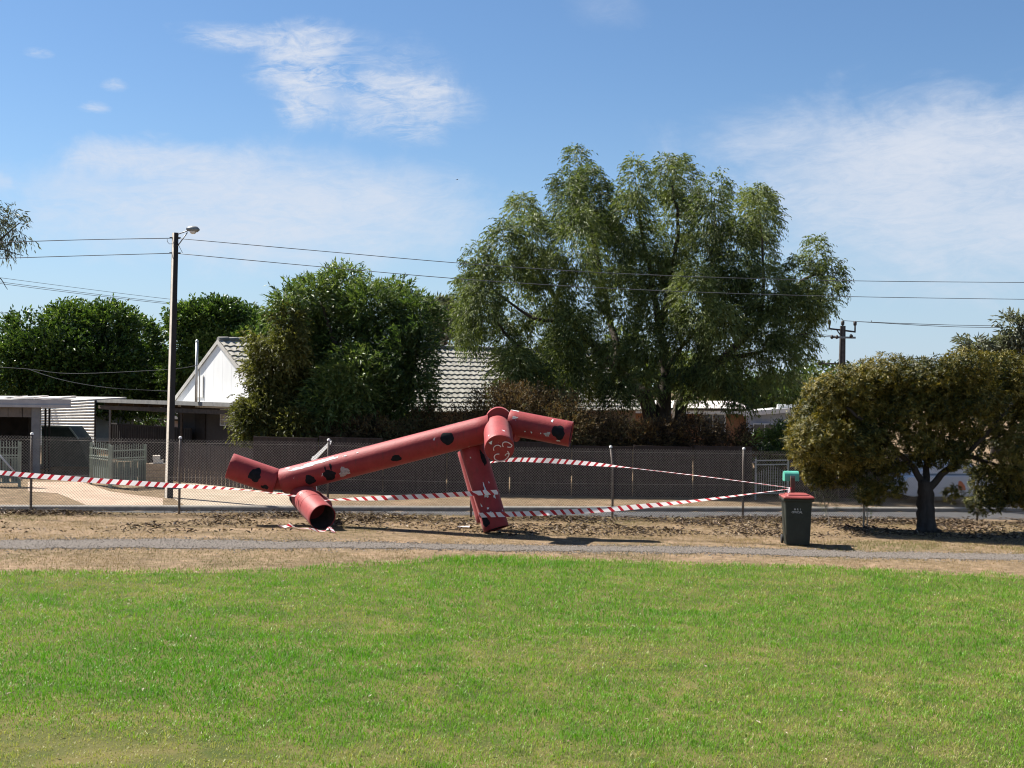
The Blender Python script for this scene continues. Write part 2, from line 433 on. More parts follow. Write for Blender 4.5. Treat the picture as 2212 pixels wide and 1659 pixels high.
gy = np.unique(np.concatenate([np.linspace(-40, 6, 6), np.arange(6, 26, 0.5), np.arange(26, 46, 0.2), np.arange(46, 70, 2.0), np.linspace(70, 1500, 14)]))
XX, YY = np.meshgrid(gx, gy, indexing='ij')
VV = np.stack([XX, YY, gz(XX, YY)], -1).reshape(-1, 3)
ii = (np.arange(len(gx) - 1)[:, None] * len(gy) + np.arange(len(gy) - 1)).ravel()
tag(npmesh('ground', VV, np.stack([ii, ii + len(gy), ii + len(gy) + 1, ii + 1], 1), DIRT, smooth=True), 'dry brown soil of the verge and the lots behind', None, None, 'structure')

TURF = mat('turf_soil', (0.045, 0.060, 0.014), (0.11, 0.095, 0.035), scale=1.4, rough=0.95, spec=0.1, bump=0.6, bscale=30, world=True)
sheet('lawn', np.arange(-20, 20.01, 0.2), lambda X: X * 0 + 2.0, lambda X: lawn_edge(X) - 0.35, 60, 0.006, TURF, 'watered green lawn in front of the path', ragged=0.12)
GRAV = mat('grey_gravel', (0.070, 0.060, 0.052), (0.185, 0.16, 0.138), scale=26, rough=0.95, spec=0.15, bump=0.9, bscale=60, detail=8, world=True)
sheet('gravel_path', np.arange(-20, 20.01, 0.1), path_near, path_far, 8, 0.010, GRAV, 'narrow grey gravel path beyond the lawn', ragged=0.2)
ASPH = mat('asphalt', (0.055, 0.055, 0.058), (0.09, 0.088, 0.088), scale=3, rough=0.95, spec=0.1, bump=0.3, bscale=90, detail=10, world=True)
sheet('road', np.arange(-60, 60.1, 0.5), lambda X: fence_y(np.clip(X, -22, 22)) + 1.35, lambda X: kerb_y(X) - 0.02, 12, 0.012, ASPH, 'narrow grey asphalt road behind the mesh fence')
KERB = mat('kerb_concrete', (0.16, 0.15, 0.13), (0.24, 0.22, 0.195), scale=6, rough=0.9, bump=0.3, world=True)
kx = np.arange(-60, 60.1, 0.75)
kv = []; kf = []
for i, X in enumerate(kx):
    y = float(kerb_y(X)); z = float(gz(X, y - 0.4)) + 0.012
    kv += [(X, y - 0.03, z - 0.05), (X, y - 0.02, z + 0.10), (X, y + 0.02, z + 0.13), (X, y + 0.2, z + 0.135), (X, y + 0.2, z - 0.05)]
    if i:
        o = (i - 1) * 5
        kf += [(o + k, o + 5 + k, o + 6 + k, o + 1 + k) for k in range(4)]
mbk = MB().add(kv, kf); tag(obj('kerb', mbk, KERB, org=(0, 40, 0)), 'pale concrete kerb along the far side of the road', None, None, 'structure')

CONC = mat('pink_concrete', (0.30, 0.215, 0.155), (0.38, 0.285, 0.21), scale=1.2, rough=0.9, bump=0.25, bscale=25, spec=0.2, world=True)
def flat_px(name, pts, off, m, label):
    ps = [G(x, y, 0) for x, y in pts]
    ps = [Vector((p.x, p.y, g2(p.x, p.y) + off)) for p in ps]
    o = obj(name, MB().add(ps, [tuple(range(len(ps)))]), m, org=ps[0])
    # keep every polygon facing up
    if o.data.polygons[0].normal.z < 0: o.data.flip_normals()
    return tag(o, label, None, None, 'structure')
def g2(X, Y): return float(gz(X, Y))
g = g2
def on_kerb(x):
    """picture row of the back of the kerb at picture column x"""
    lo, hi = 1060.0, 1120.0
    for _ in range(30):
        m_ = (lo + hi) / 2; p = G(x, m_)
        if p.y > kerb_y(p.x) + 0.24: lo = m_
        else: hi = m_
    return lo
flat_px('driveway', [(60, 1041), (175, 1041), (238, 1062), (300, 1071), (352, 1077), (352, on_kerb(352)), (300, on_kerb(300)), (205, on_kerb(205)), (190, 1093), (124, 1066), (60, 1062)], 0.008, CONC, 'pinkish concrete driveway leading to the pale green gates')
CONC2 = mat('pale_concrete', (0.27, 0.215, 0.155), (0.35, 0.28, 0.21), scale=1.5, rough=0.9, bump=0.25, bscale=25, spec=0.2, world=True)
flat_px('driveway', [(372, 1045), (560, 1045), (600, 1060), (640, 1075), (640, on_kerb(640)), (520, on_kerb(520)), (400, on_kerb(400)), (375, 1078)], 0.011, CONC2, 'pale concrete driveway beside the street light pole')

# ------------------------------------------------------------------ grass, dry grass, fallen leaves
def blades(name, X, Y, Ln, Wd, tint, m, lean=(0.25, 0.9), label=None, sink=0.004, simple=False):
    n = len(X); z = gz(X, Y)
    th = RNG.random(n) * 2 * math.pi; le = RNG.uniform(lean[0], lean[1], n)
    hx, hy = np.cos(th), np.sin(th)
    ph = RNG.random(n) * 2 * math.pi
    wx, wy = np.cos(ph) * Wd / 2, np.sin(ph) * Wd / 2
    b = np.stack([X, Y, z - sink], 1)
    mid = b + np.stack([hx * np.sin(le * 0.6) * Ln * 0.55, hy * np.sin(le * 0.6) * Ln * 0.55, np.cos(le * 0.6) * Ln * 0.55], 1)
    tip = mid + np.stack([hx * np.sin(le * 1.5) * Ln * 0.5, hy * np.sin(le * 1.5) * Ln * 0.5, np.cos(le * 1.5) * Ln * 0.5], 1)
    w = np.stack([wx, wy, wx * 0], 1)
    if simple:
        V = np.stack([b - w, b + w, tip], 1).reshape(-1, 3); F = (np.arange(n)[:, None] * 3 + [0, 1, 2])
        o = npmesh(name, V, F, m, None, attrs={'tint': np.clip(tint, 0, 1)})
        return tag(o, label, None, None, 'stuff')
    V = np.stack([b - w, b + w, mid + w * 0.8, mid - w * 0.8, tip], 1).reshape(-1, 3)
    k = np.arange(n)[:, None] * 5
    F = np.stack([k + [0, 1, 2], k + [0, 2, 3], k + [3, 2, 4]], 1).reshape(-1, 3)
    o = npmesh(name, V, F, m, None, attrs={'tint': np.repeat(np.clip(tint, 0, 1), 3)})
    return tag(o, label, None, None, 'stuff')
GRASS = leaf_mat('grass_blade', [(0.46, 0.35, 0.19), (0.35, 0.33, 0.10), (0.215, 0.305, 0.038), (0.140, 0.29, 0.018), (0.080, 0.235, 0.010)], trans=0.32, rough=0.45, spec=0.4, tcol=(1.15, 1.3, 0.6))
def in_view(X, Y, m): return np.abs(X) < Y * (1106 / FPX) + m
def gauss(X, Y, px, py, rx, ry):
    c = G(px, py); return np.exp(-(((X - c.x) / rx) ** 2 + ((Y - c.y) / ry) ** 2))
NB = 690000
Y = 10.3 + (26.5 - 10.3) * RNG.random(NB)
X = (RNG.random(NB) * 2 - 1) * 12.0
keep = in_view(X, Y, 1.3) & (Y < lawn_edge(X) + (vn(np.stack([X * 2.2, Y * 0, Y * 0], 1), 5) - 0.5) * 0.8 + RNG.normal(0, 0.1, NB))
dens = np.clip((13.0 / Y) ** 1.35, 0.3, 1)
keep &= RNG.random(NB) < dens
X, Y = X[keep], Y[keep]
p3 = np.stack([X, Y, X * 0], 1)
n1 = vn(p3 * 0.55, 1); n2 = vn(p3 * 1.7, 2); n3 = vn(p3 * 4.6, 3)
lush = 0.745 + (n1 - 0.5) * 0.42 + (n2 - 0.5) * 0.42 + (n3 - 0.5) * 0.34
lush += 0.38 * gauss(X, Y, 380, 1440, 3.4, 1.6) + 0.30 * gauss(X, Y, 1060, 1216, 2.6, 0.8) + 0.16 * gauss(X, Y, 1050, 1250, 2.4, 0.9) + 0.12 * gauss(X, Y, 1900, 1245, 4, 0.6) + 0.2 * gauss(X, Y, 250, 1310, 2.5, 0.7)
lush -= 0.55 * gauss(X, Y, 200, 1620, 2.6, 0.7) + 0.22 * gauss(X, Y, 1300, 1640, 1.6, 0.5) + 0.24 * gauss(X, Y, 1700, 1460, 4, 1.8) + 0.16 * gauss(X, Y, 880, 1490, 1.0, 0.35) + 0.22 * gauss(X, Y, 150, 1262, 2.6, 0.5) + 0.15 * gauss(X, Y, 1900, 1640, 2.2, 0.6) + 0.12 * gauss(X, Y, 820, 1370, 1.4, 0.4)
thin = lush < 0.30
k2 = ~thin | (RNG.random(len(X)) < 0.9)
X, Y, lush = X[k2], Y[k2], lush[k2]
lush = lush + (vn(np.stack([X * 0.35, Y * 1.6, X * 0], 1), 33) - 0.5) * 0.22
nb = len(X)
mott = 0.5 * vn(np.stack([X, Y, X * 0], 1) * 7.0, 35) + 0.5 * RNG.random(nb)
green = mott < 0.15 + 0.86 * lush
tint = np.where(green, 0.30 + 0.58 * np.clip(lush, 0, 1.1) + RNG.normal(0, 0.08, nb), 0.10 + RNG.random(nb) * 0.30)
tuft = vn(np.stack([X, Y, X * 0], 1) * 9.0, 31) ** 2
Ln = RNG.uniform(0.03, 0.07, nb) * (0.75 + 1.0 * tuft) * (0.6 + 0.75 * np.clip(lush, 0, 1)) * (1 + 0.6 * gauss(X, Y, 1060, 1214, 2.2, 0.6))
blades('lawn_grass', X, Y, Ln, RNG.uniform(0.0042, 0.008, nb) * (0.7 + Y / 32), tint, GRASS, label='short green lawn grass with dry straw patches')

DRYG = leaf_mat('dry_grass_blade', [(0.44, 0.32, 0.19), (0.34, 0.245, 0.125), (0.24, 0.175, 0.075), (0.175, 0.16, 0.055), (0.13, 0.16, 0.042)], trans=0.2, rough=0.6, spec=0.2, tcol=(1.1, 1.1, 0.8))
NB = 460000
X = (RNG.random(NB) * 2 - 1) * 16; Y = 20.5 + RNG.random(NB) * 15
le_, pn, pf, fy = lawn_edge(X), path_near(X), path_far(X), fence_y(X)
w3 = np.stack([X, Y, X * 0], 1)
pat = vn(w3 * 0.8, 9) * 0.6 + vn(w3 * 2.5, 10) * 0.4
jit = RNG.normal(0, 0.13, NB)
okp = in_view(X, Y, 1.3) & (Y > le_ - 0.4) & (Y < fy + 0.5) & ~((Y + jit > pn + 0.02) & (Y + jit < pf - 0.02))
okp &= RNG.random(NB) < np.clip((pat - 0.22) * 2.2, 0.08, 1)
X, Y, pat = X[okp], Y[okp], pat[okp]
nb = len(X)
right = 1 / (1 + np.exp(-(X - 5) * 1.2)) * (Y > path_far(X)) * (Y < path_far(X) + 2.2)
tint = 0.45 + (vn(np.stack([X, Y, X * 0], 1) * 0.5, 12) - 0.5) * 0.9 + RNG.normal(0, 0.16, nb) + 0.28 * right + 0.25 * ((Y < path_near(X)) & (X < -2)) * vn(np.stack([X, Y, X * 0], 1) * 1.1, 14)
weeds = gauss(X, Y, 900, 1117, 1.6, 0.7)
blades('dry_grass', X, Y, RNG.uniform(0.02, 0.055, nb) * (1 + 0.8 * right + 1.6 * weeds), RNG.uniform(0.007, 0.013, nb), tint, DRYG, lean=(0.3, 1.25), label='sparse dry straw grass on the verge', simple=True)

def pebbles(name, n, m, label):
    X = RNG.uniform(-14, 15, n); far = RNG.random(n) < 0.5
    Y = np.where(far, path_far(X), path_near(X)) + RNG.normal(0, 0.17, n) * np.where(RNG.random(n) < .3, 1.8, 1)
    inside = RNG.random(n) < 0.35
    Y = np.where(inside, path_near(X) + (path_far(X) - path_near(X)) * RNG.random(n), Y)
    sz = RNG.uniform(0.008, 0.024, n); th = RNG.random(n) * 6.28
    c = np.stack([X, Y, gz(X, Y) + 0.010], 1)
    ring = np.stack([np.stack([np.cos(th + k) * sz * s_, np.sin(th + k) * sz * s_, -0.3 * sz], 1) for k, s_ in ((0, 1.2), (1.57, .8), (3.14, 1.1), (4.71, .9))], 1)
    V = np.concatenate([c[:, None] + ring, (c + np.stack([sz * 0, sz * 0, sz * 0.6], 1))[:, None]], 1).reshape(-1, 3)
    b = np.arange(n)[:, None] * 5
    F = np.stack([b + [k, (k + 1) % 4, 4] for k in range(4)], 1).reshape(-1, 3)
    o = npmesh(name, V, F, m, None, attrs={'tint': np.repeat(RNG.random(n), 4)})
    return tag(o, label, None, None, 'stuff')
pebbles('path_gravel', 14000, leaf_mat('grey_pebble', [(0.075, 0.065, 0.055), (0.16, 0.14, 0.12), (0.30, 0.265, 0.23)], trans=0.0, rough=0.9, spec=0.1), 'loose grey gravel strewn along the edges of the path')
def chips(name, n, xs, dmin, dmax, power, size, m, label):
    X = RNG.uniform(xs[0], xs[1], n); d = dmin + (dmax - dmin) * RNG.random(n) ** power
    Y = fence_y(X) + d
    keep = (vn(np.stack([X * 0.7, Y * 0.9, X * 0], 1), 15) + RNG.random(n) * 0.35 + (d > -1.0) * 0.12) > 0.66
    X, Y = X[keep], Y[keep]; n = len(X)
    th = RNG.random(n) * 2 * math.pi
    ax = np.stack([np.cos(th), np.sin(th), RNG.normal(0.15, 0.3, n)], 1)
    p = np.stack([X, Y, gz(X, Y) + RNG.uniform(0.004, 0.05, n)], 1)
    L_ = size * RNG.uniform(0.4, 1.6, n); W_ = L_ * RNG.uniform(0.2, 0.5, n)
    V, F = leaf_arrays(p, ax, np.array([0, 0, 1.0]) + RNG.normal(0, 0.35, (n, 3)), L_, W_, fold=RNG.uniform(-0.3, 0.5))
    t = RNG.random(n) ** 2.2
    o = npmesh(name, V, F, m, None, attrs={'tint': np.repeat(t, 2)})
    return tag(o, label, None, None, 'stuff')
LIT = leaf_mat('dead_leaf', [(0.028, 0.018, 0.013), (0.075, 0.048, 0.032), (0.16, 0.11, 0.075), (0.45, 0.37, 0.29)], trans=0.1, rough=0.7, spec=0.3)
chips('leaf_litter', 34000, (-16, 18), -4.6, 0.45, 0.75, 0.085, LIT, 'fallen brown leaves and bark along the foot of the mesh fence')

nf = 420
X = RNG.uniform(-9, 9, nf); Y = RNG.uniform(11, 22, nf); kk = in_view(X, Y, 0.5) & (Y < lawn_edge(X)); X, Y = X[kk], Y[kk]; nf = len(X)
th = RNG.random(nf) * 6.28
Vf, Ff = leaf_arrays(np.stack([X, Y, gz(X, Y) + RNG.uniform(.02, .05, nf)], 1), np.stack([np.cos(th), np.sin(th), RNG.normal(0, .2, nf)], 1), np.array([0, 0, 1.0]) + RNG.normal(0, .3, (nf, 3)), RNG.uniform(.03, .07, nf), RNG.uniform(.012, .03, nf))
tag(npmesh('fallen_leaves', Vf, Ff, LIT, None, attrs={'tint': np.repeat(RNG.random(nf) * .5 + .45, 2)}), 'dead leaves scattered over the lawn', None, None, 'stuff')
# ------------------------------------------------------------------ red tube sculpture
def red_paint():
    m, nt, N, L, b = new_mat('weathered_red_paint')
    tcn = N.new('ShaderNodeTexCoord')
    def noise(s, d=6, r=0.6):
        n = N.new('ShaderNodeTexNoise'); n.inputs['Scale'].default_value = s; n.inputs['Detail'].default_value = d; n.inputs['Roughness'].default_value = r
        L.new(tcn.outputs['Object'], n.inputs['Vector']); return n.outputs['Fac']
    r = N.new('ShaderNodeValToRGB'); e = r.color_ramp.elements
    e[0].position, e[0].color = 0.3, (0.20, 0.0115, 0.0135, 1); e[1].position, e[1].color = 0.7, (0.285, 0.028, 0.028, 1)
    L.new(noise(3.2, 10, 0.72), r.inputs[0])
    # small chips where the grey undercoat shows
    r2 = N.new('ShaderNodeValToRGB'); q = r2.color_ramp.elements
    q[0].position, q[0].color = 0.715, (0, 0, 0, 1); q[1].position, q[1].color = 0.735, (1, 1, 1, 1)
    L.new(noise(6.5, 3, 0.5), r2.inputs[0])
    mx = N.new('ShaderNodeMix'); mx.data_type = 'RGBA'
    L.new(r2.outputs[0], mx.inputs[0]); L.new(r.outputs[0], mx.inputs[6]); mx.inputs[7].default_value = (0.55, 0.5, 0.5, 1)
    # grime and thin rust runs
    mpn = N.new('ShaderNodeMapping'); mpn.inputs['Scale'].default_value = (9, 9, 1.2); L.new(tcn.outputs['Object'], mpn.inputs[0])
    ns = N.new('ShaderNodeTexNoise'); ns.inputs['Scale'].default_value = 2.0; ns.inputs['Detail'].default_value = 7; L.new(mpn.outputs[0], ns.inputs['Vector'])
    r3 = N.new('ShaderNodeValToRGB'); w = r3.color_ramp.elements
    w[0].position, w[0].color = 0.56, (0, 0, 0, 1); w[1].position, w[1].color = 0.78, (0.55, 0.55, 0.55, 1)
    L.new(ns.outputs['Fac'], r3.inputs[0])
    m2 = N.new('ShaderNodeMix'); m2.data_type = 'RGBA'; L.new(r3.outputs[0], m2.inputs[0]); L.new(mx.outputs[2], m2.inputs[6]); m2.inputs[7].default_value = (0.085, 0.03, 0.02, 1)
    L.new(m2.outputs[2], b.inputs['Base Color'])
    b.inputs['Roughness'].default_value = 0.6; b.inputs['Specular IOR Level'].default_value = 0.35
    b.inputs['Sheen Weight'].default_value = 0.08; b.inputs['Sheen Roughness'].default_value = 0.5
    bp = N.new('ShaderNodeBump'); bp.inputs['Strength'].default_value = 0.4; bp.inputs['Distance'].default_value = 0.012
    L.new(noise(26, 4), bp.inputs['Height']); L.new(bp.outputs[0], b.inputs['Normal'])
    return m
RED = red_paint()
BLACKP = mat('black_paint', (0.006, 0.006, 0.008), (0.012, 0.012, 0.015), scale=14, rough=0.75, spec=0.15)
PEEL = mat('bare_primer', (0.42, 0.47, 0.47), (0.70, 0.70, 0.68), scale=12, rough=0.8, c3=(0.36, 0.10, 0.10))
GREYP = mat('grey_undercoat', (0.22, 0.20, 0.20), (0.42, 0.36, 0.36), scale=18, rough=0.8)
CHALK = mat('chalk', (0.62, 0.42, 0.40), (0.80, 0.62, 0.58), scale=30, rough=0.95)
SHADEIN = mat('tube_inside_shade', (0.02, 0.015, 0.013), (0.05, 0.03, 0.025), scale=8, rough=0.9)

SCULP = G(890, 1145); SCULP.z = g(SCULP.x, SCULP.y)
sculpture = thing('tube_animal_sculpture', SCULP, 'broken red steel tube animal sculpture with black spots, collapsed on the dry verge', 'sculpture')
TUBES = {}
def ring_mb(a, b, r, n=56, seg=10, open_a=False, open_b=False, th=0.012, dent=0.0):
    mb = MB(); a, b = Vector(a), Vector(b); t = (b - a).normalized()
    up = Vector((0, 0, 1)) if abs(t.z) < .9 else Vector((0, 1, 0))
    x = t.cross(up).normalized(); y = x.cross(t)
    L_ = (b - a).length
    def rg(d, rr): return [a + t * d + (x * math.cos(2 * math.pi * k / n) + y * math.sin(2 * math.pi * k / n)) * rr * (1 + dent * math.sin(3 * 2 * math.pi * k / n + d * 2) + .006 * math.sin(2 * 2 * math.pi * k / n + 1.3 * d) + .005 * math.sin(4 * 2 * math.pi * k / n - 2.1 * d)) for k in range(n)]
    prof = []
    if open_a: prof += [(min(0.9, L_ * .6), r - th), (0, r - th)]
    prof += [(0, r - 0.004), (0.005, r)] + [(L_ * i / seg, r) for i in range(1, seg)] + [(L_ - 0.005, r), (L_, r - 0.004)]
    if open_b: prof += [(L_, r - th), (max(L_ - 0.9, L_ * .4), r - th)]
    vs = []; fs = []
    for d, rr in prof: vs += rg(d, rr)
    for i in range(len(prof) - 1):
        for k in range(n):
            k2 = (k + 1) % n; fs.append((i * n + k, (i + 1) * n + k, (i + 1) * n + k2, i * n + k2))
    mb.add(vs, fs, True)
    m = (len(prof) - 1) * n
    mb.add(vs[:n], [tuple(range(n))]); mb.add(vs[m:m + n], [tuple(range(n))[::-1]])
    return mb
def tube_part(name, a, b, r, label=None, **k):
    o = obj(name, ring_mb(a, b, r, **k), RED, sculpture)
    if label: o['label'] = label
    TUBES[o] = (Vector(a), Vector(b), r)
    if k.get('open_b'):
        a_, b_ = Vector(a), Vector(b); t_ = (b_ - a_)
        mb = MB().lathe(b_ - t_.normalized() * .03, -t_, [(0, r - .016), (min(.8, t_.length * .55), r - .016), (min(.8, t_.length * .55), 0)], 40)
        obj('inner_shade', mb, SHADEIN, o)  # near-black lining added; the shade of the hollow is put into its colour
    return o
def hit(tb, x, y):
    """where the sight line at (x, y) meets a tube"""
    a, b, r = TUBES[tb]; t = (b - a).normalized(); d = ray(x, y); o = CAM - a
    dp = d - t * d.dot(t); op = o - t * o.dot(t)
    A, B, C_ = dp.dot(dp), 2 * dp.dot(op), op.dot(op) - r * r
    disc = max(B * B - 4 * A * C_, 0.0)
    return CAM + d * ((-B - math.sqrt(disc)) / (2 * A))
def patch(tb, x, y, rx, ry, m, name='paint_spot', rough=0.18, seed=0, tilt=0.0, lift=0.004, n=26):
    """an irregular painted patch lying on a tube's skin; radii in metres along the axis / round the girth"""
    a, b, r = TUBES[tb]; t = (b - a).normalized(); p = hit(tb, x, y)
    s0 = (p - a).dot(t); L_ = (b - a).length
    e = (p - a - t * s0).normalized(); f = t.cross(e)
    rs = random.Random(seed * 13 + int(x * 7 + y)); ph = [rs.uniform(0, 6.28) for _ in range(5)]
    vs = []; fs = []; rings = 5
    for j in range(rings + 1):
        for k in range(n):
            an = 2 * math.pi * k / n
            rad = 1 + rough * (math.sin(2 * an + ph[0]) * .6 + math.sin(3 * an + ph[1]) * .6 + math.sin(5 * an + ph[2]) * .45 + math.sin(8 * an + ph[3]) * .3)
            q = j / rings
            ca, sa = math.cos(an + tilt) * rx * rad * q, math.sin(an + tilt) * ry * rad * q
            th = sa / r; s_ = min(max(s0 + ca, 0.012), L_ - 0.012)
            vs.append(a + t * s_ + (e * math.cos(th) + f * math.sin(th)) * (r + lift))
    for j in range(rings):
        for k in range(n):
            k2 = (k + 1) % n; fs.append((j * n + k, (j + 1) * n + k, (j + 1) * n + k2, j * n + k2))
    return obj(name, MB().add(vs, fs, True), m, tb)
body = tube_part('body_tube', P(612, 1040, 29.6), P(1062, 924, 29.0), 0.305, seg=16)
tail = tube_part('tail_tube', P(597, 1041, 29.62), P(496, 1006, 29.5), 0.305, open_b=True)
rear = tube_part('leg', P(652, 1070, 29.6), P(697, 1118, 28.35), 0.302, label='fallen leg lying on the ground, its open end towards the lawn', open_b=True, seg=12)
rear2 = tube_part('leg', P(676, 1084, 29.75), P(694, 1095, 30.9), 0.27)
front = tube_part('leg', P(1020, 966, 29.35), P(1072, 1143, 28.95), 0.297, label='standing front leg wrapped with striped tape', open_b=True)
front2 = tube_part('leg', P(1012, 972, 30.1), P(1054, 1124, 29.75), 0.27)
neck = tube_part('neck_hub', P(1077, 909, 28.95), P(1077, 906, 29.6), 0.30)
head = tube_part('head_tube', P(1075, 926, 29.0), P(1079, 969, 27.95), 0.325, label='blunt head tube with a chalk smile on its end')
arm = tube_part('shoulder_tube', P(1099, 912, 29.1), P(1234, 938, 28.9), 0.292, open_b=True)
# short stubs that join the tubes
for a, b, r_ in ((P(588, 1040, 29.6), P(625, 1040, 29.6), 0.2), (P(1016, 945, 29.25), P(1022, 968, 29.35), 0.1), (P(645, 1050, 29.6), P(650, 1072, 29.55), 0.11), (P(1010, 950, 29.6), P(1014, 972, 29.9), 0.1), (P(1070, 915, 29.05), P(1115, 916, 29.1), 0.2), (P(1095, 935, 29.2), P(1118, 944, 29.0), 0.12), (P(672, 1045, 29.6), P(678, 1080, 29.75), 0.1)):
    obj('joint_stub', ring_mb(a, b, r_, n=24, seg=2), RED, sculpture)
# welded seam bands round the fallen leg
for q in (0.34, 0.52):
    a, b, r_ = TUBES[rear]; t = (b - a)
    obj('weld_band', ring_mb(a + t * q, a + t * (q + 0.022), r_ + 0.004, seg=2), RED, rear)
# black spots
for tb, x, y, rx, ry, sd, rg in ((tail, 551, 1026, .15, .15, 1, .2), (tail, 572, 1052, .09, .06, 2, .2), (body, 670, 1037, .13, .11, 3, .16), (body, 712, 1027, .15, .13, 4, .16), (body, 856, 990, .115, .085, 5, .12),
                                 (body, 966, 947, .15, .15, 6, .09), (arm, 1206, 934, .15, .16, 7, .14), (front, 1048, 1126, .15, .09, 8, .2), (front, 1044, 990, .18, .06, 9, .2), (rear, 627, 1078, .10, .07, 10, .3)):
    patch(tb, x, y, rx, ry, BLACKP, seed=sd, rough=rg)
patch(body, 714, 1008, .025, .09, BLACKP, seed=31, rough=.2); patch(body, 703, 1014, .02, .08, BLACKP, seed=32, rough=.2)
# bare primer and grey undercoat where the paint has come off
for tb, x, y, rx, ry, m_, sd, rg in ((body, 672, 1003, .34, .055, PEEL, 11, .34), (body, 702, 994, .26, .05, PEEL, 12, .35), (body, 640, 1013, .18, .03, PEEL, 13, .4), (body, 744, 1020, .14, .10, GREYP, 14, .3), (body, 985, 914, .22, .022, PEEL, 15, .35),
                                     (body, 622, 1011, .05, .03, PEEL, 29, .4), (arm, 1182, 938, .06, .06, GREYP, 16, .3), (arm, 1112, 887, .10, .04, PEEL, 17, .3), (arm, 1193, 909, .025, .045, PEEL, 18, .3), (arm, 1206, 952, .04, .02, PEEL, 19, .3), (arm, 1112, 902, .07, .03, GREYP, 20, .3),
                                     (arm, 1134, 932, .012, .018, PEEL, 21, .3), (arm, 1148, 934, .016, .022, PEEL, 22, .3), (arm, 1168, 936, .012, .018, PEEL, 23, .3), (front, 1050, 1066, .09, .05, PEEL, 24, .45), (front, 1068, 1072, .04, .03, PEEL, 25, .4), (front, 1040, 1092, .04, .015, PEEL, 26, .4),
                                     (front, 1054, 1098, .025, .02, PEEL, 27, .4), (front, 1046, 1050, .10, .012, PEEL, 28, .3), (rear, 632, 1098, .22, .05, GREYP, 30, .4), (rear, 651, 1112, .12, .04, GREYP, 33, .35), (rear, 650, 1066, .08, .04, GREYP, 34, .35), (body, 745, 985, .05, .012, PEEL, 35, .4), (body, 772, 978, .03, .01, PEEL, 36, .4), (front, 1036, 1110, .03, .02, PEEL, 37, .4), (front, 1060, 1106, .02, .015, PEEL, 38, .4)):
    patch(tb, x, y, rx, ry, m_, 'bare_patch' if m_ is PEEL else 'scuffed_patch', seed=sd, rough=rg)
# chalk face on the head's end disc
ha, hb, hr = TUBES[head]; hn = (hb - ha).normalized()
def on_disc(x, y):
    d = ray(x, y); k = (hb + hn * 0.006 - CAM).dot(hn) / d.dot(hn); return CAM + d * k
def zface(zx, zy): return (1860 + zx / 8.296) / 1.8228, (1620 + zy / 8.296) / 1.8228
for nm, line in (('chalk_eye', [(705, 1275), (690, 1210), (720, 1150), (780, 1110), (850, 1105), (900, 1125), (930, 1160)]),
                 ('chalk_eye', [(1010, 1160), (985, 1090), (1010, 1020), (1080, 995), (1160, 1010), (1240, 1060), (1290, 1110), (1260, 1160), (1200, 1170), (1145, 1160)]),
                 ('chalk_smile', [(880, 1390), (800, 1395), (740, 1430), (715, 1490), (740, 1560), (810, 1605), (900, 1625), (1000, 1610), (1090, 1565), (1160, 1490), (1195, 1410), (1180, 1340), (1145, 1300)])):
    pts = [on_disc(*zface(*q)) for q in line]
    mb = MB(); limb(mb, pts, 0.013, 0.012, n=6, wob=0.0015); obj(nm, mb, CHALK, head)
q = [on_disc(*zface(*v)) for v in ((530, 1020), (650, 950), (630, 1070), (610, 1080))]
obj('bare_patch', MB().prism(q, hn * 0.004), PEEL, head)

# ------------------------------------------------------------------ striped barrier tape
def tape_mat():
    m, nt, N, L, b = new_mat('striped_tape')
    uv = N.new('ShaderNodeUVMap'); sp = N.new('ShaderNodeSeparateXYZ'); L.new(uv.outputs[0], sp.inputs[0])
    a = N.new('ShaderNodeMath'); a.operation = 'MULTIPLY_ADD'; L.new(sp.outputs[1], a.inputs[0]); a.inputs[1].default_value = 0.42; L.new(sp.outputs[0], a.inputs[2])
    f = N.new('ShaderNodeMath'); f.operation = 'FRACT'; L.new(a.outputs[0], f.inputs[0])
    c = N.new('ShaderNodeMath'); c.operation = 'LESS_THAN'; L.new(f.outputs[0], c.inputs[0]); c.inputs[1].default_value = 0.36
    mx = N.new('ShaderNodeMix'); mx.data_type = 'RGBA'; L.new(c.outputs[0], mx.inputs[0])
    mx.inputs[6].default_value = (0.80, 0.77, 0.78, 1); mx.inputs[7].default_value = (0.42, 0.015, 0.03, 1)
    L.new(mx.outputs[2], b.inputs['Base Color']); b.inputs['Roughness'].default_value = 0.35
    tr = N.new('ShaderNodeBsdfTranslucent'); L.new(mx.outputs[2], tr.inputs[0])
    ms = N.new('ShaderNodeMixShader'); ms.inputs[0].default_value = 0.4
    L.new(b.outputs[0], ms.inputs[1]); L.new(tr.outputs[0], ms.inputs[2]); L.new(ms.outputs[0], N['Material Output'].inputs[0])
    return m
TAPE = tape_mat()
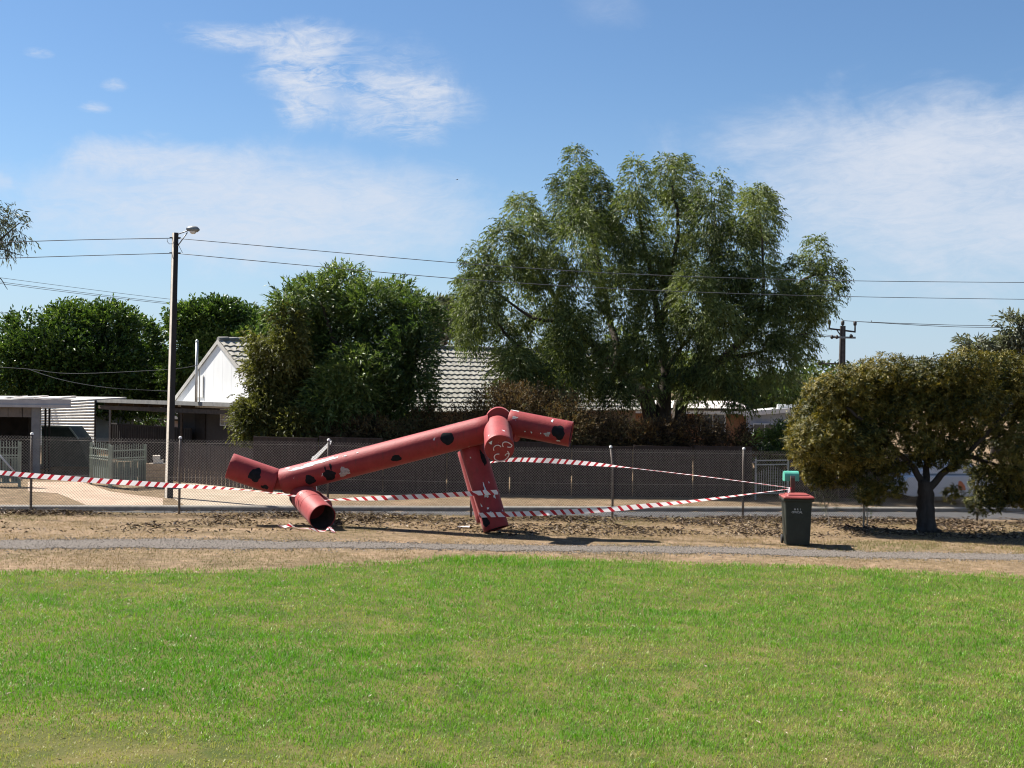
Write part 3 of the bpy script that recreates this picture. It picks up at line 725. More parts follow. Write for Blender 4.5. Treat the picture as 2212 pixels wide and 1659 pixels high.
def tape(pts, label, twist, width=0.105, period=0.215, sag=0.0, flip=1, seed=1, group=None, crumple=0.01):
    """ribbon through world points; twist: list of (fraction, angle, width factor)"""
    pts = [Vector(p) for p in pts]; N_ = 150
    seg = [0.0]
    for i in range(1, len(pts)): seg.append(seg[-1] + (pts[i] - pts[i - 1]).length)
    tot = seg[-1]; rs = random.Random(seed); ph = [rs.uniform(0, 6.28) for _ in range(4)]
    def at(s):
        i = max(j for j in range(len(pts) - 1) if seg[j] <= s + 1e-9); i = min(i, len(pts) - 2)
        t = (s - seg[i]) / (seg[i + 1] - seg[i])
        p0, p1, p2, p3 = pts[max(i - 1, 0)], pts[i], pts[i + 1], pts[min(i + 2, len(pts) - 1)]
        return 0.5 * ((2 * p1) + (p2 - p0) * t + (2 * p0 - 5 * p1 + 4 * p2 - p3) * t * t + (3 * p1 - p0 - 3 * p2 + p3) * t ** 3)
    C_ = [at(tot * i / N_) for i in range(N_ + 1)]
    V = []; UV = []
    for i, c in enumerate(C_):
        t = (C_[min(i + 1, N_)] - C_[max(i - 1, 0)]).normalized(); q = i / N_
        a = np.interp(q, [w[0] for w in twist], [w[1] for w in twist]); wf = np.interp(q, [w[0] for w in twist], [w[2] for w in twist])
        up = Vector((0, 0, 1)) - t * t.z
        if up.length < 0.1: up = Vector((0, 1, 0)) - t * t.y
        up.normalize()
        sd = t.cross(up); w = up * math.cos(a) + sd * math.sin(a)
        wv = crumple * (math.sin(q * tot * 4 + ph[0]) + 0.6 * math.sin(q * tot * 9 + ph[1]))
        for k, vv in enumerate((-1, -0.33, 0.33, 1)):
            V.append(c + w * vv * width / 2 * wf + sd * wv * (0.4 + 0.6 * vv)); UV.append((q * tot / period * flip, vv * 0.5 + 0.5))
    F = [(i * 4 + k, (i + 1) * 4 + k, (i + 1) * 4 + k + 1, i * 4 + k + 1) for i in range(N_) for k in range(3)]
    o = npmesh('barrier_tape', [tuple(v) for v in V], F, TAPE, None, org=tuple(pts[0]), smooth=True, uv=UV)
    return tag(o, label, 'tape', group)
tape([P(-90, 1012, 29.0), P(0, 1021, 29.0), P(180, 1036, 29.0), P(360, 1048, 29.0), P(500, 1056, 28.95), P(600, 1066, 28.95), P(640, 1072, 28.95)], 'striped tape running from the fallen leg past the concrete light pole', [(0, 0.15, 0.9), (0.3, 0.1, 1.15), (0.6, 0.25, 1.15), (0.78, 0.9, 0.95), (0.9, 1.25, 0.6), (1, 0.5, 0.5)], flip=-1, seed=2)
tape([P(672, 1088, 28.75), P(700, 1081, 28.7), P(760, 1078, 28.72), P(900, 1073, 28.72), P(1020, 1066, 28.7), P(1050, 1064, 28.62), P(1076, 1063, 28.7)], 'striped tape stretched from the fallen leg to the standing front leg', [(0, 1.2, 0.35), (0.08, 1.2, 0.5), (0.25, 0.6, 0.9), (0.4, 0.1, 1.05), (1, 0.05, 1.0)], flip=1, seed=3)
tape([P(1035, 1113, 28.7), P(1062, 1112, 28.6), P(1100, 1111, 28.65), P(1200, 1107, 28.6), P(1330, 1099, 28.6), P(1500, 1082, 28.6), P(1620, 1067, 28.65), P(1708, 1056, 28.75)], 'lower striped tape from the standing leg to the green box post', [(0, 0.05, 1.05), (0.5, 0.1, 1.1), (0.62, 0.6, 0.9), (0.8, 1.0, 0.8), (0.93, 1.2, 0.5), (1, 1.2, 0.3)], flip=1, seed=4)
tape([P(1052, 1001, 29.65), P(1080, 995, 29.6), P(1120, 993, 29.5), P(1200, 996, 29.4), P(1300, 1004, 29.3), P(1400, 1015, 29.1), P(1560, 1034, 28.9), P(1708, 1054, 28.8)], 'upper striped tape from behind the head tube to the green box post', [(0, 1.1, 0.5), (0.08, 0.3, 0.9), (0.2, 0.0, 1.1), (0.34, 0.3, 1.0), (0.42, 0.9, 0.9), (0.5, 1.3, 0.5), (0.7, 1.2, 0.5), (1, 1.3, 0.4)], flip=-1, seed=5, period=0.17)
def gl(x, y, h=0.02):
    p = G(x, y); return Vector((p.x, p.y, g(p.x, p.y) + h))
tape([gl(598, 1139, .05), gl(612, 1141, .03), gl(628, 1141, .07), gl(645, 1144, .03), gl(668, 1147, .05), gl(690, 1150, .03), gl(706, 1151, .06), gl(712, 1148, .10), gl(722, 1152, .02)], 'crumpled striped tape lying on the ground under the open tube end', [(0, 1.2, .8), (.2, .6, 1), (.4, 1.4, .7), (.6, .8, .9), (.8, 1.5, .6), (1, 1.2, .5)], seed=6, crumple=0.02)
# the knot on the post
kn = [P(1708, 1053, 28.72), P(1703, 1062, 28.7), P(1698, 1068, 28.72)]
tape(kn, 'short loose tape ends knotted on the green box post', [(0, 0.9, .5), (1, 0.2, .55)], seed=7, width=0.09)

# ------------------------------------------------------------------ wheelie bin
BING = mat('bin_green_plastic', (0.011, 0.015, 0.012), (0.019, 0.025, 0.020), scale=5, rough=0.5, spec=0.35, bump=0.06, bscale=80)
BINR = mat('bin_red_plastic', (0.20, 0.035, 0.03), (0.27, 0.06, 0.052), scale=4, rough=0.5, spec=0.5)
RUBBER = mat('black_rubber', (0.012, 0.012, 0.012), (0.025, 0.025, 0.025), scale=20, rough=0.8)
WHITEP = mat('white_stencil', (0.30, 0.30, 0.29), (0.46, 0.46, 0.44), scale=40, rough=0.8)
fb = G(1724, 1179); yaw = R(4)
bx, by = Vector((math.cos(yaw), -math.sin(yaw), 0)), Vector((math.sin(yaw), math.cos(yaw), 0))
B0 = Vector((fb.x, fb.y, g(fb.x, fb.y) - 0.01))
def bl(x, y, z): return B0 + bx * x + by * y + Vector((0, 0, z))
wbin = thing('wheelie_bin', B0 + by * 0.3, 'dark green wheelie bin with red lid at the edge of the gravel path', 'bin')
def ringbox(mb, rows, n=6, cr=0.04):
    """stack of rounded rectangles (x0,x1,y0,y1,z)"""
    vs = []; cnt = 4 * n
    for x0, x1, y0, y1, z in rows:
        for cx_, cy_, a0 in ((x1 - cr, y1 - cr, 0), (x0 + cr, y1 - cr, 90), (x0 + cr, y0 + cr, 180), (x1 - cr, y0 + cr, 270)):
            for k in range(n):
                a = R(a0 + 90 * k / (n - 1)); vs.append(bl(cx_ + cr * math.cos(a), cy_ + cr * math.sin(a), z))
    fs = []
    for i in range(len(rows) - 1):
        for k in range(cnt):
            k2 = (k + 1) % cnt; fs.append((i * cnt + k, i * cnt + k2, (i + 1) * cnt + k2, (i + 1) * cnt + k))
    fs.append(tuple(range(cnt))[::-1]); fs.append(tuple((len(rows) - 1) * cnt + k for k in range(cnt)))
    return mb.add(vs, fs)
obj('body', ringbox(MB(), [(-.255, .255, 0.0, .47, .03), (-.262, .262, -.005, .50, .12), (-.272, .272, -.012, .54, .3), (-.288, .288, -.03, .62, .8), (-.297, .297, -.042, .66, 1.0)]), BING, wbin)
obj('rim', ringbox(MB(), [(-.315, .315, -.06, .68, .985), (-.34, .34, -.085, .70, 1.0), (-.345, .345, -.09, .71, 1.045), (-.33, .33, -.08, .70, 1.055)]), BING, wbin)
lid = obj('lid', ringbox(MB(), [(-.335, .335, -.105, .70, 1.058), (-.342, .342, -.11, .71, 1.085), (-.325, .325, -.09, .70, 1.105), (-.25, .25, 0.0, .60, 1.118), (-.24, .24, 0.01, .59, 1.140), (-.20, .20, .04, .55, 1.146)]), BINR, wbin)
obj('lid_grip', ringbox(MB(), [(-.20, .20, -.135, -.10, 1.062), (-.20, .20, -.14, -.10, 1.082)], cr=0.012), BINR, lid)
mb = MB(); mb.tube([bl(-.30, .76, 1.03), bl(.30, .76, 1.03)], 0.017, 10)
for s_ in (-.22, 0, .22): mb.bar(bl(s_, .68, 1.02), bl(s_, .77, 1.03), .03)
obj('handle', mb, BING, wbin)
for s_ in (-1, 1):
    w = obj('wheel', MB().lathe(bl(s_ * .285, .50, .105), bx * s_, [(-.025, .0), (-.025, .07), (-.022, .098), (0, .104), (.022, .098), (.025, .07), (.03, .03), (.03, 0)], 28), RUBBER, wbin)
obj('axle', MB().tube([bl(-.27, .50, .105), bl(.27, .50, .105)], .013, 8), RUBBER, wbin)
def letters(txt, x, z, sz, step):
    for k, ch in enumerate(txt):
        if ch == ' ': continue
        cu = bpy.data.curves.new('letter', 'FONT'); cu.body = ch; cu.size = sz; cu.extrude = 0.0015; cu.align_x = 'CENTER'; cu.offset = 0.0015
        tmp = bpy.data.objects.new('letter_curve', cu)
        me = bpy.data.meshes.new_from_object(tmp); bpy.data.objects.remove(tmp)
        me.materials.clear(); me.materials.append(WHITEP); me.name = 'letter'
        to = bpy.data.objects.new('letter', me); COL.objects.link(to); to.parent = wbin
        M = Matrix((bx, Vector((0, 0, 1)), -by)).transposed().to_4x4()
        M.translation = bl(x + (k - (len(txt) - 1) / 2) * step, -.0335 - (z - .8) * .06, z) - ORIGIN[wbin]
        to.matrix_local = M; ORIGIN[to] = ORIGIN[wbin]
letters('M R I', -.02, .80, .058, .03)
letters('OFFICIAL', -.03, .735, .062, .028)

# ------------------------------------------------------------------ green box on a brown post
GREENM = mat('sea_green_enamel', (0.07, 0.30, 0.22), (0.10, 0.37, 0.28), scale=6, rough=0.4, spec=0.5)
BROWNW = mat('brown_timber', (0.085, 0.045, 0.032), (0.13, 0.075, 0.05), scale=6, rough=0.8, stretch=(1, 1, .15), bump=0.3)
pb = P(1711, 1040, 29.0); zb = g(pb.x, pb.y)
post = thing('bag_dispenser', (pb.x, pb.y, zb), 'round-topped green dispenser box on a brown post behind the bin', 'dispenser')
obj('post', MB().box((pb.x, pb.y - .04, (zb + P(1711, 1028, 29).z) / 2), .09, .09, P(1711, 1028, 29).z - zb), BROWNW, post)
z0, z1 = P(1711, 1039.5, 29).z, P(1711, 1018, 29).z; wd = 31 * 29 / FPX
prof = [(0.0, 0.0), (0.24, 0.0)] + [(0.12 + 0.12 * math.cos(a), (z1 - z0 - .12) + .12 * math.sin(a)) for a in np.linspace(0, math.pi, 13)]
mb = MB().prism([(pb.x - wd / 2, pb.y + .01 + d, z0 + z) for d, z in prof], (wd, 0, 0))
bxo = obj('box', mb, GREENM, post)
obj('mounting_plate', MB().box((pb.x, pb.y - .0895, P(1711, 1030, 29).z), .10, .008, .05), mat('dull_steel', (.12, .12, .125), (.2, .2, .2), scale=9, rough=.5, metal=.6), bxo)

# ------------------------------------------------------------------ chain-link fence
GALV = mat('galvanised_wire', (0.16, 0.145, 0.125), (0.26, 0.235, 0.205), scale=9, rough=0.55, metal=0.1, spec=0.6)
POSTM = mat('weathered_pipe', (0.10, 0.085, 0.075), (0.20, 0.17, 0.145), scale=5, rough=0.7, metal=0.2)
CAPM = mat('pale_cap', (0.72, 0.70, 0.66), (0.80, 0.78, 0.74), scale=5, rough=0.6)
def fx(px):
    k = (px - CX) / FPX; return k * 32.89 / (1 - .2133 * k)
PX = [-610, -265, 68, 389, 710, 1020, 1326, 1608, 1870, 2115, 2345, 2560]
FX = [fx(p) for p in PX]
F0 = Vector((FX[5], fence_y(FX[5]), g(FX[5], fence_y(FX[5]))))
fence = thing('chain_link_fence', F0, 'long diamond-mesh wire fence on thin pipe posts between verge and road', 'fence')
FH = 1.80
pts3 = []
for i, X in enumerate(FX):
    Yp = float(fence_y(X)); z = g(X, Yp); pts3.append(Vector((X, Yp, z)))
    ln = (0.006, 0) if i != 6 else (-0.05, 0)
    h = FH + 0.06
    line = [(X, Yp + .04, z - .1), (X + .004, Yp + .04, z + h * .72), (X + ln[0] * h if i != 6 else X - .06, Yp + .04, z + h)]
    po = obj('post', MB().tube(line, 0.03, 10), POSTM, fence)
    obj('post_cap', MB().lathe((line[-1][0], line[-1][1], line[-1][2] - .005), (0, 0, 1), [(0, .041), (.03, .042), (.05, .03), (.058, 0)], 12), CAPM, po)
for i in range(len(FX) - 1):
    a, b = pts3[i], pts3[i + 1]; t = (b - a); t.z = 0; Wd = t.length; t.normalize(); nrm = Vector((-t.y, t.x, 0))
    sp = 0.0707; V = []; F = []
    for fam in (1, -1):
        x0 = -FH
        while x0 < Wd:
            # wire goes from (x0,0) to (x0+FH,FH) or mirrored
            s0, s1 = max(0.0, -x0), min(FH, Wd - x0)
            if s1 - s0 > 0.03:
                def pt(s):
                    xx = x0 + s; xx = xx if fam == 1 else Wd - xx
                    zz = a.z + (b.z - a.z) * xx / Wd + s + 0.03
                    return Vector((a.x, a.y, 0)) + t * xx + Vector((0, 0, zz)) + nrm * (0.006 * fam + 0.025 * math.sin(xx * 1.7 + i) * (s / FH - .4))
                ks = [s0 + (s1 - s0) * q for q in (0, .33, .67, 1)]
                ps = [pt(k) for k in ks]
                tw = (ps[-1] - ps[0]).normalized(); e = tw.cross(nrm).normalized(); r_ = 0.0032; o = len(V)
                for p_ in ps:
                    for an in (0, 2.094, 4.189): V.append(p_ + (e * math.cos(an) + nrm * math.sin(an)) * r_)
                for j in range(3):
                    for k in range(3):
                        k2 = (k + 1) % 3; F.append((o + j * 3 + k, o + j * 3 + k2, o + j * 3 + 3 + k2, o + j * 3 + 3 + k))
            x0 += sp
    npmesh('wire_mesh', [tuple(v) for v in V], F, GALV, fence)
mb = MB()
for z in (FH * .97, FH * .5, .08):
    mb.tube([p + Vector((0, .004, z)) for p in pts3], 0.003, 4, caps=False)
obj('line_wire', mb, GALV, fence)
obj('brace', MB().tube([P(-20, 962, 30.2), P(48, 1038, 30.3)], .022, 8), mat('bare_pipe', (.45, .44, .42), (.6, .58, .55), scale=8, rough=.5, metal=.4), fence)

# ------------------------------------------------------------------ concrete light pole in the street
CONCP = mat('pole_concrete', (0.50, 0.45, 0.38), (0.62, 0.57, 0.49), scale=7, rough=0.9, bump=0.2)
DARKST = mat('dark_steel_channel', (0.035, 0.03, 0.028), (0.07, 0.06, 0.055), scale=6, rough=0.65, metal=0.3)
LAMPM = mat('lamp_grey', (0.16, 0.17, 0.17), (0.26, 0.27, 0.27), scale=9, rough=0.5, metal=0.3)
LENS = mat('lamp_lens', (0.6, 0.6, 0.58), (0.7, 0.7, 0.68), scale=4, rough=0.2, spec=0.6)
pbs, pts_ = P(364, 1081, 36.9), P(378.5, 503, 36.9)
pbs.z = g(pbs.x, pbs.y) - .1
pole = thing('street_light', pbs + Vector((0, 0, .1)), 'tall concrete and steel street light pole beside the driveways', 'street light')
e1 = Vector((.60, -.80, 0)).normalized(); e2 = Vector((.80, .60, 0)).normalized()   # narrow lit face looks along -e2
def sect(p, wa, wb): return [p - e1 * wa / 2 - e2 * wb / 2, p + e1 * wa / 2 - e2 * wb / 2, p + e1 * wa / 2 + e2 * wb / 2, p - e1 * wa / 2 + e2 * wb / 2]
obj('concrete_core', MB().hexa(sect(pbs, .17, .17) + sect(pts_, .13, .125)), CONCP, pole)
for s_ in (-1, 1):
    a = sect(pbs + e1 * s_ * .099 + e2 * .004, .026, .17); b = sect(pts_ + e1 * s_ * .077 + e2 * .004, .022, .125)
    obj('steel_channel', MB().hexa(a + b), DARKST, pole)
obj('steel_facing', MB().hexa(sect(pbs + e2 * .010 + e1 * .1145, .004, .15) + sect(pts_ + e2 * .01 + e1 * .0905, .004, .105)), mat('tarred_face', (.012, .011, .011), (.022, .02, .02), scale=5, rough=.7), pole)
lm = P(415, 496.5, 36.9)
arm_ = obj('lamp_arm', MB().tube([P(384, 506, 36.85), P(404, 499, 36.87), lm + Vector((0, 0, .0))], .018, 8).tube([P(384, 531, 36.85), P(405, 502, 36.87)], .016, 8), LAMPM, pole)
lh = MB()
rows = []
for q, hw, zt, zb_ in ((0, .05, .05, -.02), (.12, .1, .10, -.06), (.3, .12, .11, -.09), (.5, .11, .085, -.08), (.6, .05, .02, -.03)):
    rows.append((q, hw, zt, zb_))
vs = []; n_ = 10
for q, hw, zt, zb_ in rows:
    c = P(403, 497, 36.9) + Vector((q * .62, 0, .02))
    for k in range(n_):
        a = 2 * math.pi * k / n_; vs.append(c + Vector((0, hw * math.cos(a), (zt if math.sin(a) > 0 else -zb_) * math.sin(a))))
fs = [(i * n_ + k, i * n_ + (k + 1) % n_, (i + 1) * n_ + (k + 1) % n_, (i + 1) * n_ + k) for i in range(len(rows) - 1) for k in range(n_)] + [tuple(range(n_)), tuple(range(4 * n_, 5 * n_))]
head_ = obj('lamp_head', lh.add(vs, fs, True), LAMPM, pole)
obj('lamp_lens', MB().lathe(P(417, 497.5, 36.9) + Vector((0, 0, -.03)), (0, 0, -1), [(0, .10), (.05, .085), (.075, .04), (.08, 0)], 16), LENS, head_)
for z_ in (-.14, -.58): obj('insulator_bracket', MB().bar(pts_ + Vector((-.16, .0, z_)), pts_ + Vector((.16, 0, z_)), .03), DARKST, pole)
WIREM = mat('wire_grey', (0.06, 0.065, 0.07), (0.1, 0.1, 0.105), scale=3, rough=0.6)
mb = MB()
mb.tube([P(361, 516, 36.85), P(361.5, 522, 36.85), P(366, 527, 36.85), P(373, 526.5, 36.85)], .008, 5)
mb.tube([P(382, 517, 36.8), P(387, 532, 36.8), P(394, 546, 36.8)], .008, 5)
obj('jumper_cable', mb, WIREM, pole)
def cable(pts, label, r=0.011, group=None, name='overhead_wire'):
    pts = [P(*p) for p in pts]; mb = MB(); limb(mb, pts, r, r, n=5, wob=0.0)
    return tag(obj(name, mb, WIREM), label, 'wire', group)
cable([(-160, 527, 34), (0, 523.5, 35), (180, 518, 36), (374, 514.5, 36.9)], 'upper wire running to the street light pole from the gum tree side')
cable([(-160, 562, 34), (0, 558, 35), (180, 552.5, 36), (374, 547, 36.9)], 'lower wire running to the street light pole from the gum tree side')
cable([(382, 515, 36.9), (700, 543, 38), (1000, 569, 39), (1300, 589, 40), (1600, 601, 41), (1900, 607.5, 42), (2320, 611, 43.5)], 'upper long wire from the street light pole across the tall pepper tree')
cable([(382, 547.5, 36.9), (700, 577, 38), (1000, 603, 39), (1300, 622, 40), (1600, 634.5, 41), (1900, 642, 42), (2320, 648, 43.5)], 'lower long wire from the street light pole across the tall pepper tree')
for k, (o_, r_) in enumerate(((0, .012), (9, .014), (12.5, .014))):
    cable([(-120, 584 + o_, 70), (100, 613 + o_, 72), (280, 636 + o_ * .9, 74), (420, 652 + o_ * .8, 76), (590, 670 + o_ * .6, 78)], ('topmost', 'middle', 'lowest')[k] + ' of the three far wires above the dark trees', r=r_)
cable([(-60, 668, 80), (60, 682, 82), (200, 699, 84), (360, 718, 86), (420, 724, 88)], 'far wire dipping behind the tops of the two dark trees', r=.013)
cable([(-60, 790, 43), (60, 797, 44), (160, 807, 45), (365, 798, 46), (430, 788, 46.6)], 'thin service wire sagging in front of the dark trees to the flue pipe', r=.009)
cable([(60, 797, 44), (140, 822, 46), (240, 838, 48), (345, 844, 49.4), (372, 845, 49.6)], 'thin service wire dropping to the eave of the white gable', r=.009)

# ------------------------------------------------------------------ power pole far behind the broad tree
pd = 80.0
pb2 = P(1815, 1000, pd); pb2.z = g(pb2.x, pb2.y) - .2
pt2 = P(1820.5, 704, pd)
upole = thing('power_pole', pb2, 'dark steel power pole with cross arms standing behind the broad leafy tree', 'power pole')
obj('shaft', MB().hexa([pb2 + Vector((a * .24, b * .2, 0)) for a, b in ((-1, -1), (1, -1), (1, 1), (-1, 1))] + [pt2 + Vector((a * .15, b * .12, 0)) for a, b in ((-1, -1), (1, -1), (1, 1), (-1, 1))]), DARKST, upole)
obj('web_strip', MB().hexa([pb2 + Vector((a * .09, -.21 + b * .02, 0)) for a, b in ((-1, -1), (1, -1), (1, 1), (-1, 1))] + [pt2 + Vector((a * .05, -.13 + b * .02, 0)) for a, b in ((-1, -1), (1, -1), (1, 1), (-1, 1))]), mat('pole_web', (.06, .055, .05), (.1, .09, .085), scale=6, rough=.9), upole)
ca = obj('cross_arm', MB().bar(P(1791, 710, pd), P(1818, 713, pd), .1).bar(P(1824, 714, pd), P(1848, 717, pd), .1), DARKST, upole)
cb = obj('cross_arm', MB().bar(P(1798, 728.5, pd - .2), P(1848, 729.5, pd - .2), .12), LAMPM, upole)
for x, y0_, y1_ in ((1791.5, 711, 691), (1820.5, 704, 693), (1847, 716, 694)):
    p0, p1 = P(x, y0_, pd), P(x, y1_, pd)
    i_ = obj('insulator', MB().tube([p0, p1], .05, 6).lathe(p1, (0, 0, 1), [(-.28, .05), (-.25, .1), (-.05, .11), (0, .05), (.02, 0)], 10), DARKST, ca)
for x, y_ in ((1797.5, 728), (1808, 728), (1839, 726)):
    obj('insulator', MB().lathe(P(x, y_, pd - .3) + Vector((-.12, 0, 0)), (1, 0, 0), [(0, 0), (.02, .06), (.07, .13), (.14, .13), (.2, .06), (.24, 0)], 10), DARKST, cb)
obj('stay_strut', MB().bar(P(1808, 713, pd), P(1816, 725, pd), .06), DARKST, upole)
la = obj('lamp_arm', MB().tube([P(1814, 786, pd), P(1778, 785, pd)], .05, 6).tube([P(1808, 796, pd), P(1781, 786, pd)], .035, 6), DARKST, upole)
obj('lamp_head', MB().lathe(P(1765, 784.5, pd), (1, 0, 0), [(0, 0), (.03, .08), (.12, .13), (.3, .12), (.38, .05), (.4, 0)], 10), DARKST, la)
cable([(1849, 694.5, pd), (1960, 699, 82), (2100, 703, 85), (2320, 705, 90)], 'upper far wire leaving the power pole towards the grey gum', r=.02)
cable([(1820.5, 692.5, pd), (1900, 697.5, 82), (2080, 706.5, 85), (2320, 708, 90)], 'lower far wire leaving the power pole towards the grey gum', r=.02)
cable([(1797, 727.5, pd - .3), (1760, 726.5, 79), (1700, 724, 77), (1600, 718, 74)], 'lower of the twin wires between power pole and pepper tree', r=.02)
cable([(1806, 726, pd), (1760, 721.5, 79.5), (1700, 718, 78), (1600, 711, 75)], 'upper of the twin wires between power pole and pepper tree', r=.016)
BIRDM = mat('dark_feathers', (0.02, 0.02, 0.022), (0.05, 0.048, 0.05), scale=20, rough=0.8)
def bird(c, sz, label, flying, ang=0.0):
    c = Vector(c); mb = MB(); d = Vector((math.cos(ang), math.sin(ang), .1 if flying else .55)).normalized(); s_ = d.cross(Vector((0, 0, 1))).normalized(); u_ = s_.cross(d)
    mb.lathe(c - d * sz * .5, d, [(0, .01 * sz), (.18 * sz, .10 * sz), (.42 * sz, .19 * sz), (.62 * sz, .17 * sz), (.74 * sz, .11 * sz), (.84 * sz, .12 * sz), (.93 * sz, .08 * sz), (1.05 * sz, .005 * sz)], 10)
    mb.add([c - d * sz * .4 - s_ * sz * .04, c - d * sz * .4 + s_ * sz * .04, c - d * sz * .8 + s_ * sz * .10, c - d * sz * .8 - s_ * sz * .10], [(0, 1, 2, 3)])
    for k in (-1, 1):
        if flying: mb.add([c + d * sz * .2, c - d * sz * .15, c + s_ * k * sz * .5 + u_ * sz * .18 - d * sz * .1, c + s_ * k * sz * .95 + u_ * sz * .05 - d * sz * .25, c + s_ * k * sz * .5 + u_ * sz * .2 + d * sz * .18], [(0, 1, 2), (0, 2, 4), (4, 2, 3)])
        else: mb.add([c + s_ * k * sz * .2 + d * sz * .2, c + s_ * k * sz * .2 - d * sz * .1 - u_ * sz * .1, c + s_ * k * sz * .07 - d * sz * .75], [(0, 1, 2)])
    return tag(obj('bird', mb, BIRDM, org=c), label, 'bird')
bird(P(987.5, 388, 60), .10, 'small dark bird flying alone in the open blue sky', True, .2)
bird(P(1882.5, 693.5, 81), .16, 'tiny bird perched on the wire beside the power pole', False, 1.2)
# ------------------------------------------------------------------ white gabled house with tiled roof
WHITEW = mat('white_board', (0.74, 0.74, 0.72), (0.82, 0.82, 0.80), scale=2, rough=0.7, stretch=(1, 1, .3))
RAKE = mat('grey_trim', (0.42, 0.40, 0.36), (0.52, 0.50, 0.46), scale=5, rough=0.8)
TILEM = mat('cream_tile', (0.24, 0.225, 0.19), (0.37, 0.35, 0.30), scale=2.6, rough=0.85, bump=0.3, world=True, c3=(0.19, 0.17, 0.14), lo=.3, hi=.6)
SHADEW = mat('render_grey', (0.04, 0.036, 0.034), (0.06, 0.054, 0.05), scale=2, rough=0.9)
BRICKM = mat('house_brick', (0.20, 0.13, 0.08), (0.30, 0.20, 0.13), scale=7, rough=0.9, bump=.3)
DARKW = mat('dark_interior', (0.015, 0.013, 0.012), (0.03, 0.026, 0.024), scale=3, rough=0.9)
GLASS = mat('window_glass', (0.02, 0.025, 0.03), (0.03, 0.035, 0.04), scale=2, rough=0.08, spec=0.8)
FRAMEW = mat('white_frame', (0.62, 0.62, 0.60), (0.72, 0.72, 0.70), scale=5, rough=0.6)
A0 = P(472, 735, 47.0); RZ = A0.z
u = Vector((.725, .689, 0)); v = Vector((.689, -.725, 0)); Zu = Vector((0, 0, 1))
PIT = 0.691; EAVE = 3.75; RL = 20.5
def HP(a, b, z): q = A0 + u * a + v * b; return Vector((q.x, q.y, z))
hz = g(HP(0, 0, 0).x, HP(0, 0, 0).y)
house = thing('gabled_house', HP(8, 0, hz), 'old house with white boarded gable and cream tiled roof behind the trees', 'house')
nb_ = 11
for i in range(nb_):
    b0, b1 = -3.4 + 6.8 * i / nb_ + .004, -3.4 + 6.8 * (i + 1) / nb_ - .004
    zt = lambda b: RZ - .12 - PIT * abs(b)
    poly = [HP(0, b0, 2.36), HP(0, b1, 2.36), HP(0, b1, max(zt(b1), 2.37))]
    if b0 < 0 < b1: poly.append(HP(0, 0, zt(0)))
    poly.append(HP(0, b0, max(zt(b0), 2.37)))
    obj('board', MB().prism(poly, u * .03), WHITEW, house)
obj('gable_backing', MB().prism([HP(.032, -3.4, 2.36), HP(.032, 3.4, 2.36), HP(.032, 0, RZ - .13)], u * .1), WHITEW, house)
cos_p = 1 / math.sqrt(1 + PIT * PIT)
for s_ in (-1, 1):
    obj('barge_board', MB().hexa([HP(-.06, s_ * EAVE, RZ - PIT * EAVE - .14), HP(-.03, s_ * EAVE, RZ - PIT * EAVE - .14), HP(-.03, s_ * .002, RZ - .14), HP(-.06, s_ * .002, RZ - .14),
                                   HP(-.06, s_ * EAVE, RZ - PIT * EAVE + .02), HP(-.03, s_ * EAVE, RZ - PIT * EAVE + .02), HP(-.03, s_ * .002, RZ + .02), HP(-.06, s_ * .002, RZ + .02)]), RAKE, house)
roof = obj('roof', MB().prism([HP(-.03, EAVE, RZ - PIT * EAVE - .06), HP(-.03, EAVE, RZ - PIT * EAVE), HP(-.03, 0, RZ), HP(-.03, -EAVE, RZ - PIT * EAVE), HP(-.03, -EAVE, RZ - PIT * EAVE - .06), HP(-.03, 0, RZ - .06)], u * RL), TILEM, house)
# hatch on the gable
obj('gable_hatch', MB().box(HP(-.02, -1.28, 3.15), .03, .45, .80, u, v, Zu), WHITEW, house)
for db in (-.24, .24): obj('hatch_trim', MB().box(HP(-.025, -1.28 + db, 3.15), .02, .03, .86, u, v, Zu), RAKE, house)
# tiles: one S-shaped tile, laid in courses down the near slope
tw, tl_, ex = 0.31, 0.42, 0.325
prof = [(-.5, .0), (-.3, .028), (-.08, .034), (.12, .01), (.32, -.004), (.5, .004)]
down = (v * cos_p + Zu * (-PIT * cos_p)); nrm_ = (v * (PIT * cos_p) + Zu * cos_p)
tv = []
for z_ in (0, 1):
    for k, (q, h_) in enumerate(prof):
        tv.append((q * tw, -tl_ / 2 if z_ == 0 else tl_ / 2, h_ + (.002 if z_ == 0 else .045)))
for k, (q, h_) in enumerate(prof): tv.append((q * tw, tl_ / 2, h_ + .005))
n_ = len(prof)
tf = [(k, k + 1, n_ + k + 1, n_ + k) for k in range(n_ - 1)] + [(n_ + k, n_ + k + 1, 2 * n_ + k + 1, 2 * n_ + k) for k in range(n_ - 1)]
tme = bpy.data.meshes.new('tile'); tme.from_pydata(tv, [], tf); tme.update(); tme.materials.append(TILEM)
tme.polygons.foreach_set('use_smooth', [False] * len(tf))
spots = []
nc = int(4.56 / ex); nr_ = int(RL / tw)
for c in range(nc):
    for r_ in range(nr_):
        a = (r_ + .5) * tw - .03 + .02; s_ = c * ex + tl_ / 2 + .02
        pos = HP(a, 0, RZ) + down * s_ + nrm_ * .012
        px = CX + FPX * pos.x / pos.y
        vis = (px < 548) or (922 < px < 1075)
        spots.append((0 if vis else 1, pos.y, pos, a))
spots.sort(key=lambda q: (q[0], q[1]))
Mrot = Matrix((u, down, nrm_)).transposed()
def tile_mat(pos):
    M = Mrot.to_4x4() @ Matrix.Rotation(random.uniform(-.012, .012), 4, 'X') @ Matrix.Rotation(random.uniform(-.012, .012), 4, 'Z')
    M.translation = pos + nrm_ * random.uniform(0, .006); return M
TV = np.array(tv); FV = []; FF = []
